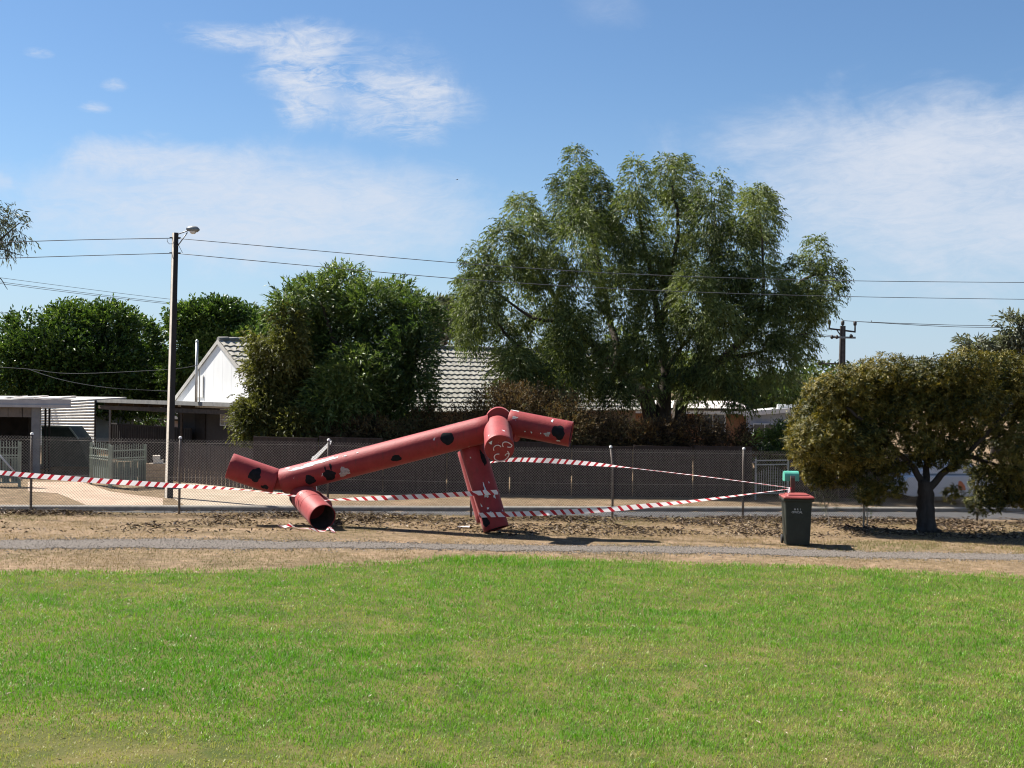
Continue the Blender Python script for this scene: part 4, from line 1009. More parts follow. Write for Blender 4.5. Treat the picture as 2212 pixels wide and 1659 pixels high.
for k, (q, _, pos, a) in enumerate(spots):
    M = tile_mat(pos)
    if k < 300:
        o = bpy.data.objects.new('tile', tme); COL.objects.link(o); o.parent = roof
        M2 = M.copy(); M2.translation = M.translation - ORIGIN[house]; o.matrix_local = M2
    else:
        A_ = np.array(M); W_ = TV @ A_[:3, :3].T + A_[:3, 3]
        FF.append(np.array(tf) + len(FV) * len(tv)); FV.append(W_)
o = npmesh('tile_field', np.concatenate(FV), np.concatenate(FF), TILEM, roof); o['kind'] = 'stuff'
mb = MB()
for k in range(int(RL / .4)):
    c = HP(k * .4 + .18, 0, RZ + .03); mb.tube([c - u * .2, c + u * .22], [.10, .115], 8)
obj('ridge_capping', mb, mat('ridge_grey', (.17, .165, .16), (.26, .25, .24), scale=5, rough=.9), roof)
obj('flue_pipe', MB().tube([P(423.5, 868, 46.6), P(425.5, 739, 46.6)], .052, 12).lathe(P(425.5, 739, 46.6), (0, 0, 1), [(0, .06), (.05, .06), (.09, .03), (.1, 0)], 12), mat('flue_metal', (.5, .5, .49), (.62, .62, .6), scale=6, rough=.5, metal=.3), house)
obj('downpipe', MB().tube([P(431, 868, 46.6), P(431, 800, 46.6), P(433, 792, 46.6)], .022, 8), RAKE, house)
# walls under the gable
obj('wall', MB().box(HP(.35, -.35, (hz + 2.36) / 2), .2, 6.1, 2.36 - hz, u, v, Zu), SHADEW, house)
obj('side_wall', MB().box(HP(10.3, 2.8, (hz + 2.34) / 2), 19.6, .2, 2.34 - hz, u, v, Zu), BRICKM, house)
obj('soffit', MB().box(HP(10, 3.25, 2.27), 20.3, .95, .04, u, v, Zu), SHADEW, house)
# door and small-paned window in the shaded wall
dz = P(455, 1000, 47).z
def wallpt(x, y):
    r = ray(x, y); q = HP(.25, 0, 0); k = (q - CAM).dot(u) / r.dot(u); return CAM + r * k
dp0, dp1 = wallpt(428, 893), wallpt(441, 893)
dc = (dp0 + dp1) / 2; wdd = abs((dp1 - dp0).dot(v))
dr = obj('door', MB().box(Vector((dc.x, dc.y, (hz + dp0.z) / 2)) - u * .03, .05, max(wdd, .75), dp0.z - hz, u, v, Zu), DARKW, house)
wp = wallpt(492, 902); ww, wh = .95, .62
win = obj('window', MB().box(wp - u * .02, .05, ww, wh, u, v, Zu), FRAMEW, house)
for i in range(3):
    for j in range(3):
        obj('pane', MB().box(wp - u * .047 + v * (i - 1) * .30 + Zu * (j - 1) * .19, .012, .255, .155, u, v, Zu), GLASS, win)

# ------------------------------------------------------------------ carport joined to the house front
CPTOP = mat('carport_fascia', (0.17, 0.165, 0.155), (0.24, 0.235, 0.22), scale=4, rough=0.8)
TIMB = mat('old_timber', (0.06, 0.042, 0.03), (0.11, 0.08, 0.055), scale=6, rough=0.9)
c0, c1 = P(208, 861, 53.0), P(545, 871, 43.9)
cd = (c1 - c0); cd.z = 0; CL = cd.length; cd.normalize(); cn = Vector((-cd.y, cd.x, 0)) * 1.0   # cn points away from the road
if cn.y < 0: cn = -cn
cz = g(c0.x, c0.y)
carport = thing('carport', Vector((c0.x, c0.y, cz)) + cd * 4, 'flat roofed dark carport with a corrugated end panel beside the gabled house', 'carport')
def CPt(s, d, z): q = c0 + cd * s + cn * d; return Vector((q.x, q.y, z))
zt0, zt1 = c0.z, c1.z
zr = lambda s: zt0 + (zt1 - zt0) * s / CL
obj('roof_sheet', MB().hexa([CPt(0, .02, zr(0) - .12), CPt(7.2, .02, zr(7.2) - .12), CPt(7.2, 6, zr(7.2) - .2), CPt(0, 6, zr(0) - .2), CPt(0, .02, zr(0) - .06), CPt(7.2, .02, zr(7.2) - .06), CPt(7.2, 6, zr(7.2) - .14), CPt(0, 6, zr(0) - .14)]), mat('roof_iron', (.4, .38, .35), (.5, .48, .45), scale=4, rough=.6), carport)
obj('porch_sheet', MB().hexa([CPt(7.2, .02, zr(7.2) - .12), CPt(CL, .02, zr(CL) - .12), CPt(CL, .9, zr(CL) - .12), CPt(7.2, .9, zr(7.2) - .12), CPt(7.2, .02, zr(7.2) - .065), CPt(CL, .02, zr(CL) - .065), CPt(CL, .9, zr(CL) - .065), CPt(7.2, .9, zr(7.2) - .065)]), mat('roof_iron', (.4, .38, .35)), carport)
obj('fascia', MB().hexa([CPt(0, -.03, zr(0) - .15), CPt(CL, -.03, zr(CL) - .15), CPt(CL, 0.0, zr(CL) - .15), CPt(0, 0.0, zr(0) - .15), CPt(0, -.03, zr(0)), CPt(CL, -.03, zr(CL)), CPt(CL, 0.0, zr(CL)), CPt(0, 0.0, zr(0))]), CPTOP, carport)
for d_ in (.12, 2.9, 5.8):
    obj('beam', MB().bar(CPt(.02, d_, zr(0) - .36), CPt(CL if d_ < 1 else 7, d_, zr(CL if d_ < 1 else 7) - .36), .07, .16), TIMB, carport)
for s_ in np.arange(.6, 7.2, 1.3):
    obj('rafter', MB().bar(CPt(s_, .1, zr(s_) - .22), CPt(s_, 5.9, zr(s_) - .3), .05, .12), TIMB, carport)
for s_, d_ in ((1.05, .12), (7.1, .12), (1.05, 5.8), (4.4, 5.8), (7.1, 5.8), (CL - .3, .12)):
    obj('post', MB().bar(CPt(s_, d_, cz), CPt(s_, d_, zr(s_) - .44), .075), CPTOP if s_ < 2 and d_ < 1 else TIMB, carport)
# corrugated sheets closing the end bay, ribs running level
CORR = mat('corrugated_white', (0.60, 0.58, 0.53), (0.70, 0.68, 0.63), scale=3, rough=0.7, metal=0.0)
def corrugated(name, p0, p1, z0, z1a, z1b, pitch, amp, m, parent, vertical=False, n=None, thick=.012, out=None):
    """ribbed sheet from p0 to p1 (plan), z0..z1; ribs level, or upright when vertical"""
    p0, p1 = Vector(p0), Vector(p1); d = p1 - p0; d.z = 0; L_ = d.length; d.normalize(); nn = Vector((d.y, -d.x, 0)) if out is None else Vector(out)
    vs = []; fs = []
    if vertical:
        k = max(4, int(L_ / pitch * 6)); cols = 2
        for i in range(k + 1):
            s = L_ * i / k; o_ = amp * math.cos(2 * math.pi * s / pitch)
            zt = z1a + (z1b - z1a) * i / k
            for z in (z0, zt): vs.append(Vector((p0.x, p0.y, 0)) + d * s + nn * o_ + Zu * z)
        fs = [(2 * i, 2 * i + 2, 2 * i + 3, 2 * i + 1) for i in range(k)]
    else:
        k = 102
        for i in range(k + 1):
            o_ = amp * math.cos(2 * math.pi * (i / 6.0))
            for s, zt in ((0, z1a), (L_, z1b)):
                vs.append(Vector((p0.x, p0.y, 0)) + d * s + nn * o_ + Zu * (z0 + (zt - z0) * i / k))
        fs = [(2 * i, 2 * i + 1, 2 * i + 3, 2 * i + 2) for i in range(k)]
    m0 = len(vs); vs += [q - nn * thick for q in vs]; fs += [tuple(reversed([x + m0 for x in f])) for f in fs]
    return obj(name, MB().add(vs, fs, True), m, parent)
le0, le1 = c0 - cd * 5.6, c0 + cd * .02
for i in range(2):
    qa, qb = le0 + (le1 - le0) * (i / 2), le0 + (le1 - le0) * ((i + 1) / 2)
    corrugated('corrugated_sheet', qa - cn * (.05 + .014 * i), qb - cn * (.05 + .014 * i), cz + .3, zr(0) - .26 + .13 * i, zr(0) - .13 + .13 * i, .145, .045, CORR, carport, out=-cn)
obj('sheet_edge', MB().bar(CPt(.04, -.06, cz), CPt(.04, -.06, zr(0)), .05), DARKW, carport)
# dark fence closing the back of the carport
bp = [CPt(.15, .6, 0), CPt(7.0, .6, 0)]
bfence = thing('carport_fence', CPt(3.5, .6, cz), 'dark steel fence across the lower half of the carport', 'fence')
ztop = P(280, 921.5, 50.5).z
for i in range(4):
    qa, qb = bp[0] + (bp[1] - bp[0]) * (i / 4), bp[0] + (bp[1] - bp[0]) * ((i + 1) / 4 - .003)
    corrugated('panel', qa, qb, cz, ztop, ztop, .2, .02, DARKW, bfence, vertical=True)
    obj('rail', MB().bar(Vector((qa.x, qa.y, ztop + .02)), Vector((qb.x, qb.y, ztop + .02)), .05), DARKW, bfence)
# grey shed and cream-roofed house seen through the carport
GREYB = mat('grey_board', (0.26, 0.28, 0.27), (0.33, 0.35, 0.34), scale=3, rough=0.8)
def building(name, label, cat, front, depth, z0, eave_l, ridge, eave_r, roofm, wallm, over=.3, ridge_at=.5, bands=6):
    """gable-fronted building: front = (left point, right point), walls of boards, two roof slopes, barge boards"""
    a, b = Vector(front[0]), Vector(front[1]); d = b - a; d.z = 0; W = d.length; d.normalize(); n = Vector((-d.y, d.x, 0))
    if n.y < 0: n = -n
    a.z = b.z = 0
    t = thing(name, a + d * W / 2 + Zu * z0, label, cat)
    zs = lambda s: eave_l + (ridge - eave_l) * (s / (W * ridge_at)) if s < W * ridge_at else ridge + (eave_r - ridge) * ((s - W * ridge_at) / (W * (1 - ridge_at)))
    zz = z0; hmax = max(eave_l, eave_r, ridge); k = 0
    hb = (hmax - z0) / bands
    for k in range(bands):
        lo, hi = z0 + hb * k, z0 + hb * (k + 1) - .008
        # clip each board to the gable outline
        xs_ = [W * i / 24 for i in range(25)]
        top = [min(hi, zs(x)) for x in xs_]
        run = [i for i in range(25) if top[i] > lo + .01]
        if len(run) < 2: continue
        poly = [a + d * xs_[run[0]] + Zu * lo, a + d * xs_[run[-1]] + Zu * lo] + [a + d * xs_[i] + Zu * top[i] for i in reversed(run)]
        obj('board', MB().prism(poly, n * (.03 + .004 * (k % 2))), wallm, t)
    obj('wall', MB().prism([a + n * .06 + Zu * z0, b + n * .06 + Zu * z0, b + n * .06 + Zu * (eave_r - .05), a + d * W * ridge_at + n * .06 + Zu * (ridge - .05), a + n * .06 + Zu * (eave_l - .05)], n * (depth - .06)), wallm, t)
    rd = a + d * W * ridge_at
    for (p, z_, q) in ((a - d * over, eave_l - (ridge - eave_l) / (W * ridge_at) * over, 0), (b + d * over, eave_r - (ridge - eave_r) / (W * (1 - ridge_at)) * over, 1)):
        obj('roof_slope', MB().hexa([p - n * .25 + Zu * z_, rd - n * .25 + Zu * ridge, rd + n * depth + Zu * ridge, p + n * depth + Zu * z_] + [p - n * .25 + Zu * (z_ + .1), rd - n * .25 + Zu * (ridge + .1), rd + n * depth + Zu * (ridge + .1), p + n * depth + Zu * (z_ + .1)]), roofm, t)
        obj('barge_board', MB().hexa([p - n * .29 + Zu * (z_ - .12), rd - n * .29 + Zu * (ridge - .12), rd - n * .26 + Zu * (ridge - .12), p - n * .26 + Zu * (z_ - .12), p - n * .29 + Zu * (z_ + .11), rd - n * .29 + Zu * (ridge + .11), rd - n * .26 + Zu * (ridge + .11), p - n * .26 + Zu * (z_ + .11)]), GREYB if cat == 'shed' else FRAMEW, t)
    return t, a, d, n, W
ROOFC = mat('cream_roof', (0.50, 0.40, 0.27), (0.62, 0.52, 0.37), scale=2, rough=0.8)
ROOFG = mat('grey_iron_roof', (0.30, 0.31, 0.31), (0.40, 0.41, 0.41), scale=3, rough=0.6)
sa, sb = P(150, 960, 64), P(289, 960, 66)
building('garden_shed', 'grey gabled shed seen through the open carport', 'shed', (sa, sb), 5, g(sa.x, 64), P(150, 902, 64).z, P(222, 878, 65).z, P(289, 902, 66).z, ROOFG, GREYB)
sa, sb = P(292, 960, 74), P(392, 960, 76)
building('far_cottage', 'small cream roofed cottage far behind the carport opening', 'house', (sa, sb), 6, g(sa.x, 74), P(292, 912, 74).z, P(352, 890, 75).z, P(392, 909, 76).z, ROOFC, mat('pink_render', (.42, .33, .31), (.5, .4, .37), scale=2, rough=.9))
sa, sb = P(300, 960, 84), P(560, 960, 88)
building('white_roof_house', 'long pale roof showing between carport and dark tree', 'house', (sa, sb), 8, g(sa.x, 84), P(300, 874, 84).z, P(440, 840, 86).z, P(560, 874, 88).z, mat('white_iron_roof', (.46, .45, .43), (.56, .55, .52), scale=2, rough=.6), mat('pink_render', (.42, .33, .31)))

# ------------------------------------------------------------------ garage
FASC = mat('garage_fascia', (0.34, 0.32, 0.32), (0.40, 0.38, 0.37), scale=3, rough=0.7)
GBRD = mat('garage_board', (0.12, 0.10, 0.085), (0.16, 0.135, 0.115), scale=4, rough=0.85)
gd = 43.0
gp = P(0, 1035, gd); gzb = g(-17, gd)
garage = thing('garage', (-18.5, gd, gzb), 'low flat roofed garage with pale fascia and dark open doorway', 'garage')
xr, xw, xd = P(157, 870, gd).x, P(88, 870, gd).x, P(70, 870, gd).x
zf1, zf0, zd = P(80, 863, gd).z, P(80, 880, gd).z, P(40, 901, gd).z
obj('fascia', MB().box(((xr - 24) / 2, gd - .2, (zf0 + zf1) / 2), xr + 24, .05, zf1 - zf0), FASC, garage)
obj('gutter', MB().box(((xr - 24) / 2, gd - .245, zf0 + .05), xr + 24, .036, .09), FASC, garage)
obj('roof_sheet', MB().hexa([(-24, gd - .17, zf1 - .06), (xr, gd - .17, zf1 - .06), (xr, gd + 6, zf1 - .02), (-24, gd + 6, zf1 - .02), (-24, gd - .17, zf1 - .02), (xr, gd - .17, zf1 - .02), (xr, gd + 6, zf1 + .03), (-24, gd + 6, zf1 + .03)]), mat('roof_iron', (.4, .38, .35)), garage)
for i, x in enumerate(np.arange(-24, xd, .5)):
    obj('board', MB().box((min(x + .25, xd - .1), gd, (zd + zf0) / 2), .485, .05, zf0 - zd), GBRD, garage)
obj('pillar', MB().box(((xd + xw) / 2, gd - .02, (gzb + zf0) / 2), xw - xd, .1, zf0 - gzb), mat('pillar_grey', (.15, .15, .155), (.20, .20, .20), scale=4, rough=.8), garage)
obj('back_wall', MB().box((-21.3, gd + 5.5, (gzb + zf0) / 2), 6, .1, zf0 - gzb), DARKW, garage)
obj('side_wall', MB().hexa([(xw - .16, gd + .06, gzb), (xw - .08, gd + .06, gzb), (-18.3, gd + 5.4, gzb), (-18.38, gd + 5.4, gzb), (xw - .16, gd + .06, zf0), (xw - .08, gd + .06, zf0), (-18.3, gd + 5.4, zf0), (-18.38, gd + 5.4, zf0)]), DARKW, garage)  # slanted partition added out of sight to keep daylight from the interior
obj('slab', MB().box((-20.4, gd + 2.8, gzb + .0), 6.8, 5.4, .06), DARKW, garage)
for x in (98.5, 107): obj('post', MB().bar(P(x, 882, gd + .8), Vector((P(x, 882, gd + .8).x, gd + .8, gzb)), .055), DARKW, garage)
SCRAP = mat('bleached_sheet', (.58, .52, .48), (.70, .66, .62), scale=6, rough=.8, c3=(.5, .34, .28))
for (xa, ya, xb, yb, d_) in ((20, 861, 36, 860.5, .6), (42, 861, 96, 857, 1.2), (97, 864, 152, 858, 1.0)):
    a, b = P(xa, ya, gd + d_), P(xb, yb, gd + d_)
    zc = zf1 + .02
    obj('loose_sheet', MB().hexa([Vector((a.x, gd + .1, zc)), Vector((b.x, gd + .1, zc)), Vector((b.x, gd + 1.6, zc + .02)), Vector((a.x, gd + 1.6, zc + .02)), Vector((a.x, gd + .1, zc + .03)), Vector((b.x, gd + .1, zc + .06)), Vector((b.x, gd + 1.6, max(zc + .1, b.z))), Vector((a.x, gd + 1.6, max(zc + .06, a.z)))]), SCRAP, garage)
# green tank box beside the garage
GTANK = mat('faded_green_steel', (0.05, 0.075, 0.062), (0.08, 0.105, 0.09), scale=4, rough=0.6)
ta, tb_ = P(90, 922, 47.5), P(150, 922, 47.5); tz = g(ta.x, 47.5)
tank = thing('green_tank', Vector(((ta.x + tb_.x) / 2, 48.2, tz)), 'low green steel tank with sloping end between garage and carport', 'tank')
obj('shell', MB().prism([Vector((ta.x, 47.5, tz)), Vector((tb_.x + .75, 47.5, tz)), Vector((tb_.x + .35, 47.5, ta.z - .45)), Vector((tb_.x, 47.5, ta.z)), Vector((ta.x, 47.5, ta.z))], (0, 1.4, 0)), GTANK, tank)
obj('rim', MB().bar(Vector((ta.x, 47.47, ta.z + .02)), Vector((tb_.x, 47.47, ta.z + .02)), .06, .05).bar(Vector((tb_.x, 47.47, ta.z)), Vector((tb_.x + .36, 47.47, ta.z - .46)), .06, .05), mat('pale_green_trim', (.42, .5, .43), (.5, .57, .5), scale=4, rough=.6), tank)

# ------------------------------------------------------------------ pale green gates, brick pier
GATE = mat('pale_green_steel', (0.20, 0.24, 0.195), (0.27, 0.31, 0.25), scale=4, rough=0.6)
GATE2 = mat('green_infill', (0.10, 0.13, 0.115), (0.14, 0.17, 0.15), scale=3, rough=0.6)
def gate(label, p0, p1, h, bars, infill=True, yawlift=.0):
    p0, p1 = Vector(p0), Vector(p1); z0 = min(g(p0.x, p0.y), g(p1.x, p1.y)) + .08
    d = p1 - p0; d.z = 0; W = d.length; d.normalize(); n = Vector((d.y, -d.x, 0))
    if n.y > 0: n = -n
    t = thing('steel_gate', Vector((p0.x, p0.y, z0 - .08)) + d * W / 2, label, 'gate')
    q = lambda s, z, o=0: Vector((p0.x, p0.y, z0 + z)) + d * s + n * o
    for s in (0, W): obj('stile', MB().bar(q(s, -.08), q(s, h * .97), .07), GATE, t)
    for z in (.05, h * .60, h * .66, h * .84): obj('rail', MB().bar(q(.0, z, .03), q(W, z, .03), .05, .035), GATE, t)
    for i in range(bars): 
        s = W * (i + .5) / bars; obj('picket', MB().bar(q(s, .02, .055), q(s, h * (1.0 if i % 2 else .98), .055), .022, .016), GATE, t)
    if infill:
        k = 5
        for i in range(k): obj('infill_panel', MB().box(q(W * (i + .5) / k, h * .31, -.02), W / k - .05, .015, h * .52, d, n, Zu), GATE2, t)
    return t
gL = 39.3
gate('pale green steel gate leaf behind the cream pier, the longer one', P(239, 1062, gL), P(313, 1058, gL + .9), 1.30, 15)
gate('narrower pale green gate leaf hung between garage and longer leaf', P(196, 1050, gL + 1.2), P(236, 1061, gL + .15), 1.32, 9)
gate('pale green gate leaf in front of the dark garage doorway', P(-60, 1066, gL - .6), P(42, 1064, gL - .3), 1.33, 16)
PBR = mat('cream_brick', (0.46, 0.33, 0.20), (0.56, 0.42, 0.26), scale=9, rough=0.9, bump=.3)
MORT = mat('mortar', (0.30, 0.26, 0.21), (0.38, 0.33, 0.28), scale=20, rough=0.95)
pa, pb3 = P(316, 1052, 40), P(357, 1052, 40); pz = g(pa.x, 40); ph_ = P(335, 1001, 40).z - pz; pw = pb3.x - pa.x
pier = thing('brick_pier', Vector(((pa.x + pb3.x) / 2, 40.2, pz)), 'low cream brick pier topped with loose blocks beside the light pole', 'pier')
obj('mortar_core', MB().box((pa.x + pw / 2, 40.2, pz + ph_ / 2), pw - .02, .38, ph_ - .02), MORT, pier)
rows = 7; rh = ph_ / rows
for r_ in range(rows):
    cuts = [0, .38, .75, 1] if r_ % 2 else [0, .18, .56, .93, 1]
    for i in range(len(cuts) - 1):
        x0, x1 = pa.x + pw * cuts[i] + .005, pa.x + pw * cuts[i + 1] - .005
        obj('brick', MB().box(((x0 + x1) / 2, 40.0 + random.uniform(-.004, .004), pz + rh * (r_ + .5)), x1 - x0, .1, rh - .012), PBR, pier)
BLK = mat('pale_block', (0.62, 0.56, 0.44), (0.72, 0.67, 0.56), scale=8, rough=0.9)
for (x, y, w_, h_, lab) in ((342, 998, .30, .11, 'flat pale block lying on top of the brick pier'), (338, 991.5, .22, .14, 'upper pale block stacked on the brick pier')):
    c = P(x, y, 40.1); c.z = pz + ph_ + h_ / 2 + (0 if h_ < .12 else .11); mbk = MB().box(c, w_, .2, h_, Vector((.97, .2, 0)), Vector((-.2, .97, 0)), Zu); tag(obj('loose_block', mbk, BLK), lab, 'block')
# ------------------------------------------------------------------ dark steel fence along the far side of the road
BRSTEEL = mat('brown_steel', (0.020, 0.0125, 0.011), (0.034, 0.021, 0.018), scale=2, rough=0.6, stretch=(3, 3, .4))
f0, f1 = Vector((P(548, 1050, 40.2).x, 40.2, 0)), Vector((P(1628, 1070, 42.6).x, 42.6, 0))
zf = lambda q: g(q.x, q.y)
bf = thing('boundary_fence', (f0 + f1) / 2 + Zu * zf((f0 + f1) / 2), 'dark brown corrugated steel fence in shade across the road', 'fence')
NP = 8
for i in range(NP):
    qa, qb = f0 + (f1 - f0) * (i / NP), f0 + (f1 - f0) * ((i + 1) / NP - .004)
    h_ = 1.66 + .05 * math.sin(i * 2.1)
    corrugated('panel', qa, qb, zf(qa) - .02, zf(qa) + h_, zf(qb) + h_, .19, .022, BRSTEEL, bf, vertical=True)
    obj('capping', MB().bar(qa + Zu * (zf(qa) + h_ + .015), qb + Zu * (zf(qb) + h_ + .015), .06, .04), BRSTEEL, bf)
    obj('post', MB().bar(qa + Zu * (zf(qa) - .1) + Vector((0, .05, 0)), qa + Zu * (zf(qa) + h_ + .05) + Vector((0, .05, 0)), .06), BRSTEEL, bf)
f4, f5 = Vector((P(368, 1050, 42.6).x, 42.6, 0)), Vector((P(546, 1050, 40.3).x, 40.3, 0))
bf3 = thing('shade_screen', (f4 + f5) / 2 + Zu * zf((f4 + f5) / 2), 'low dark screen standing in for house shade between light pole and olive tree', 'fence')  # added dark boards stand in for the shade before the house wall
for i in range(22):
    qa, qb = f4 + (f5 - f4) * (i / 22), f4 + (f5 - f4) * ((i + 1) / 22 - .004)
    obj('shade_slat', MB().box((qa + qb) / 2 + Zu * (zf(qa) + .65 + .01 * (i % 3)), (qb - qa).length, .02, 1.3, (f5 - f4).normalized(), Vector((0, 1, 0)), Zu), BRSTEEL, bf3)
for z in (.35, 1.0): obj('rail', MB().bar(f4 + Zu * (zf(f4) + z) + Vector((0, .04, 0)), f5 + Zu * (zf(f5) + z) + Vector((0, .04, 0)), .05), BRSTEEL, bf3)
f2, f3 = Vector((P(1705, 1070, 43).x, 43, 0)), Vector((P(2010, 1070, 46).x, 46, 0))
bf2 = thing('boundary_fence', (f2 + f3) / 2 + Zu * zf((f2 + f3) / 2), 'dark brown steel fence behind the bin and the broad tree', 'fence')
for i in range(3):
    qa, qb = f2 + (f3 - f2) * (i / 3), f2 + (f3 - f2) * ((i + 1) / 3 - .004)
    corrugated('panel', qa, qb, zf(qa) - .02, zf(qa) + 1.5, zf(qb) + 1.5, .19, .022, BRSTEEL, bf2, vertical=True)
    obj('capping', MB().bar(qa + Zu * (zf(qa) + 1.515), qb + Zu * (zf(qb) + 1.515), .06, .04), BRSTEEL, bf2)
# pale barred gate between the two
gg0, gg1 = P(1632, 1060, 42.4), P(1702, 1060, 42.8)
gt = thing('driveway_gate', Vector(((gg0.x + gg1.x) / 2, 42.6, g(gg0.x, 42.6))), 'pale grey green barred gate across the road behind the bin', 'gate')
gdv = (gg1 - gg0); gdv.z = 0; gW = gdv.length; gdv.normalize(); gb = g(gg0.x, 42.5) + .1
gq = lambda s, z: Vector((gg0.x, gg0.y, gb + z)) + gdv * s
GATE3 = mat('grey_green_bar', (.30, .36, .33), (.4, .46, .42), scale=4, rough=.5)
for z in (.1, 1.06, 1.2): obj('rail', MB().bar(gq(0, z), gq(gW, z), .035), GATE3, gt)
for s in (0, gW): obj('stile', MB().bar(gq(s, -.1), gq(s, 1.25), .05), GATE3, gt)
for i in range(14): obj('picket', MB().bar(gq(gW * (i + .5) / 14, .1), gq(gW * (i + .5) / 14, 1.06 - .3 * abs(i - 6.5) / 7), .016), GATE3, gt)
# white street sign: post with a tilted blade
WS = mat('white_sign', (.76, .76, .74), (.82, .82, .8), scale=4, rough=.6)
sb_ = P(680, 1075, 38.6); sb_.z = g(sb_.x, sb_.y)
sgn = thing('sign_post', sb_, 'white post with a tilted white blade behind the red body tube', 'sign')
obj('post', MB().bar(sb_, P(679, 986, 38.6), .10, up=(.75, -.66, 0)), WS, sgn)
ba, bb = P(674, 996, 38.5), P(722, 950, 38.5); bd_ = (bb - ba).normalized(); bn_ = Vector((-bd_.z, 0, bd_.x)); bk_ = Vector((.75, .66, 0))
skew = lambda p: p + Vector((0, -.88 * (p.x - ba.x), 0))
obj('blade', MB().prism([skew(p) for p in (ba - bn_ * .06, bb - bn_ * .05 - bd_ * .1, bb, bb + bn_ * .03 - bd_ * .05, ba + bn_ * .07)], bk_ * .02), WS, sgn)

# ------------------------------------------------------------------ low house on the far lot
BRK2 = mat('orange_brick', (0.24, 0.11, 0.055), (0.34, 0.17, 0.09), scale=6, rough=0.9, stretch=(1, 1, 3))
ROOFP = mat('pale_tile_roof', (0.46, 0.42, 0.38), (0.58, 0.54, 0.50), scale=5, rough=0.85, stretch=(1, 1, 4))
BLUEG = mat('blue_grey_board', (0.27, 0.31, 0.38), (0.33, 0.37, 0.44), scale=3, rough=0.8)
q0, q1 = P(1290, 950, 66), P(1612, 950, 66); z_ = g(3, 66)
lowh = thing('brick_bungalow', Vector(((q0.x + q1.x) / 2, 66, z_)), 'low brick bungalow with pale roof behind the pepper tree trunks', 'house')
ze = P(1450, 888, 66).z; zrg = P(1450, 868, 70).z
obj('wall', MB().box(((q0.x + q1.x) / 2, 68, (z_ + ze) / 2), q1.x - q0.x, 4, ze - z_), BRK2, lowh)
obj('fascia', MB().box(((q0.x + q1.x) / 2, 65.5, P(1450, 889.5, 66).z), q1.x - q0.x + .4, .05, .16), FRAMEW, lowh)
obj('gutter', MB().bar(Vector((q0.x - .2, 65.42, P(1450, 883, 66).z)), Vector((q1.x + .2, 65.42, P(1450, 883, 66).z)), .12), TIMB, lowh)
obj('roof_slope', MB().hexa([(q0.x - .2, 65.5, ze + .05), (q1.x + .2, 65.5, ze + .05), (q1.x + .2, 70, zrg), (q0.x - .2, 70, zrg), (q0.x - .2, 65.5, ze + .12), (q1.x + .2, 65.5, ze + .12), (q1.x + .2, 70, zrg + .08), (q0.x - .2, 70, zrg + .08)]), ROOFP, lowh)
for x in (1330, 1420, 1540):
    w_ = obj('window', MB().box(P(x, 915, 65.97), 1.3, .06, 1.0), FRAMEW, lowh)
    for s_ in (-.31, .31): obj('pane', MB().box(P(x, 915, 65.93) + Vector((s_, 0, 0)), .56, .02, .9), GLASS, w_)
sa, sb = P(1612, 955, 64), P(1800, 955, 63.0)
t_, a_, d_, n_v, W_ = building('boarded_wing', 'blue grey boarded wing with a thin white roof edge', 'house', (sa, sb), 7, g(sa.x, 64), P(1612, 893, 64).z, P(1775, 880.5, 63.2).z, P(1800, 882.5, 63).z, mat('white_iron_roof', (.62, .61, .58)), BLUEG, over=.15, ridge_at=.87, bands=9)
wn_ = obj('window', MB().box(P(1652, 932, 63.7), 1.15, .06, .8), FRAMEW, t_)
for s_ in (-.28, .28): obj('pane', MB().box(P(1652, 932, 63.66) + Vector((s_, 0, 0)), .5, .02, .7), GLASS, wn_)
for x in (1690, 1712): obj('roof_unit', MB().box(P(x, 878, 65), .55, .4, .22), FRAMEW, t_)

# ------------------------------------------------------------------ white car behind the broad tree
CARW = mat('white_car_paint', (0.50, 0.52, 0.55), (0.55, 0.57, 0.60), scale=1, rough=0.25, spec=0.5, coat=0.6)
CARG = mat('car_glass', (0.10, 0.14, 0.17), (0.13, 0.17, 0.20), scale=1, rough=0.05, spec=0.9)
ORNG = mat('orange_decal', (0.55, 0.10, 0.025), (0.62, 0.14, 0.035), scale=9, rough=0.5)
cc = P(2076, 1080, 43.0); czz = g(cc.x, cc.y)
CO = Vector((cc.x, cc.y, czz))
car = thing('parked_car', CO, 'white car with orange decal on its door parked behind the broad tree', 'car')
ang = R(6); ce, cf = Vector((math.cos(ang), math.sin(ang), 0)), Vector((-math.sin(ang), math.cos(ang), 0))   # nose towards ce
def cp(x, y, z): return CO + ce * x + cf * y + Zu * z
# side outline in (x, z); widths swell at the sill and narrow to the roof
low = [(-2.0, .32), (-2.05, .55), (-1.98, .80), (-1.85, .93), (-.9, .97), (.55, .98), (.75, .95), (1.5, .86), (1.95, .72), (2.1, .55), (2.1, .34), (1.75, .25), (-1.75, .25)]
def body_side(y, k): return [cp(x, y, z) for x, z in low]
mbc = MB(); nlo = len(low)
secs = [(-.02, .92), (.0, .98), (.06, 1.0), (1.6, 1.0), (1.66, .98), (1.68, .92)]
vs = []
for y, k in secs:
    for x, z in low: vs.append(cp(x * (1 if k > .97 else .985), y, .55 + (z - .55) * k))
fs = [(i * nlo + j, i * nlo + (j + 1) % nlo, (i + 1) * nlo + (j + 1) % nlo, (i + 1) * nlo + j) for i in range(len(secs) - 1) for j in range(nlo)] + [tuple(range(nlo))[::-1], tuple((len(secs) - 1) * nlo + j for j in range(nlo))]
obj('body', mbc.add(vs, fs), CARW, car)
up_ = [(-1.55, .95), (-1.25, 1.32), (-.9, 1.42), (.05, 1.44), (.35, 1.38), (.95, .96)]
mbc = MB(); vs = []
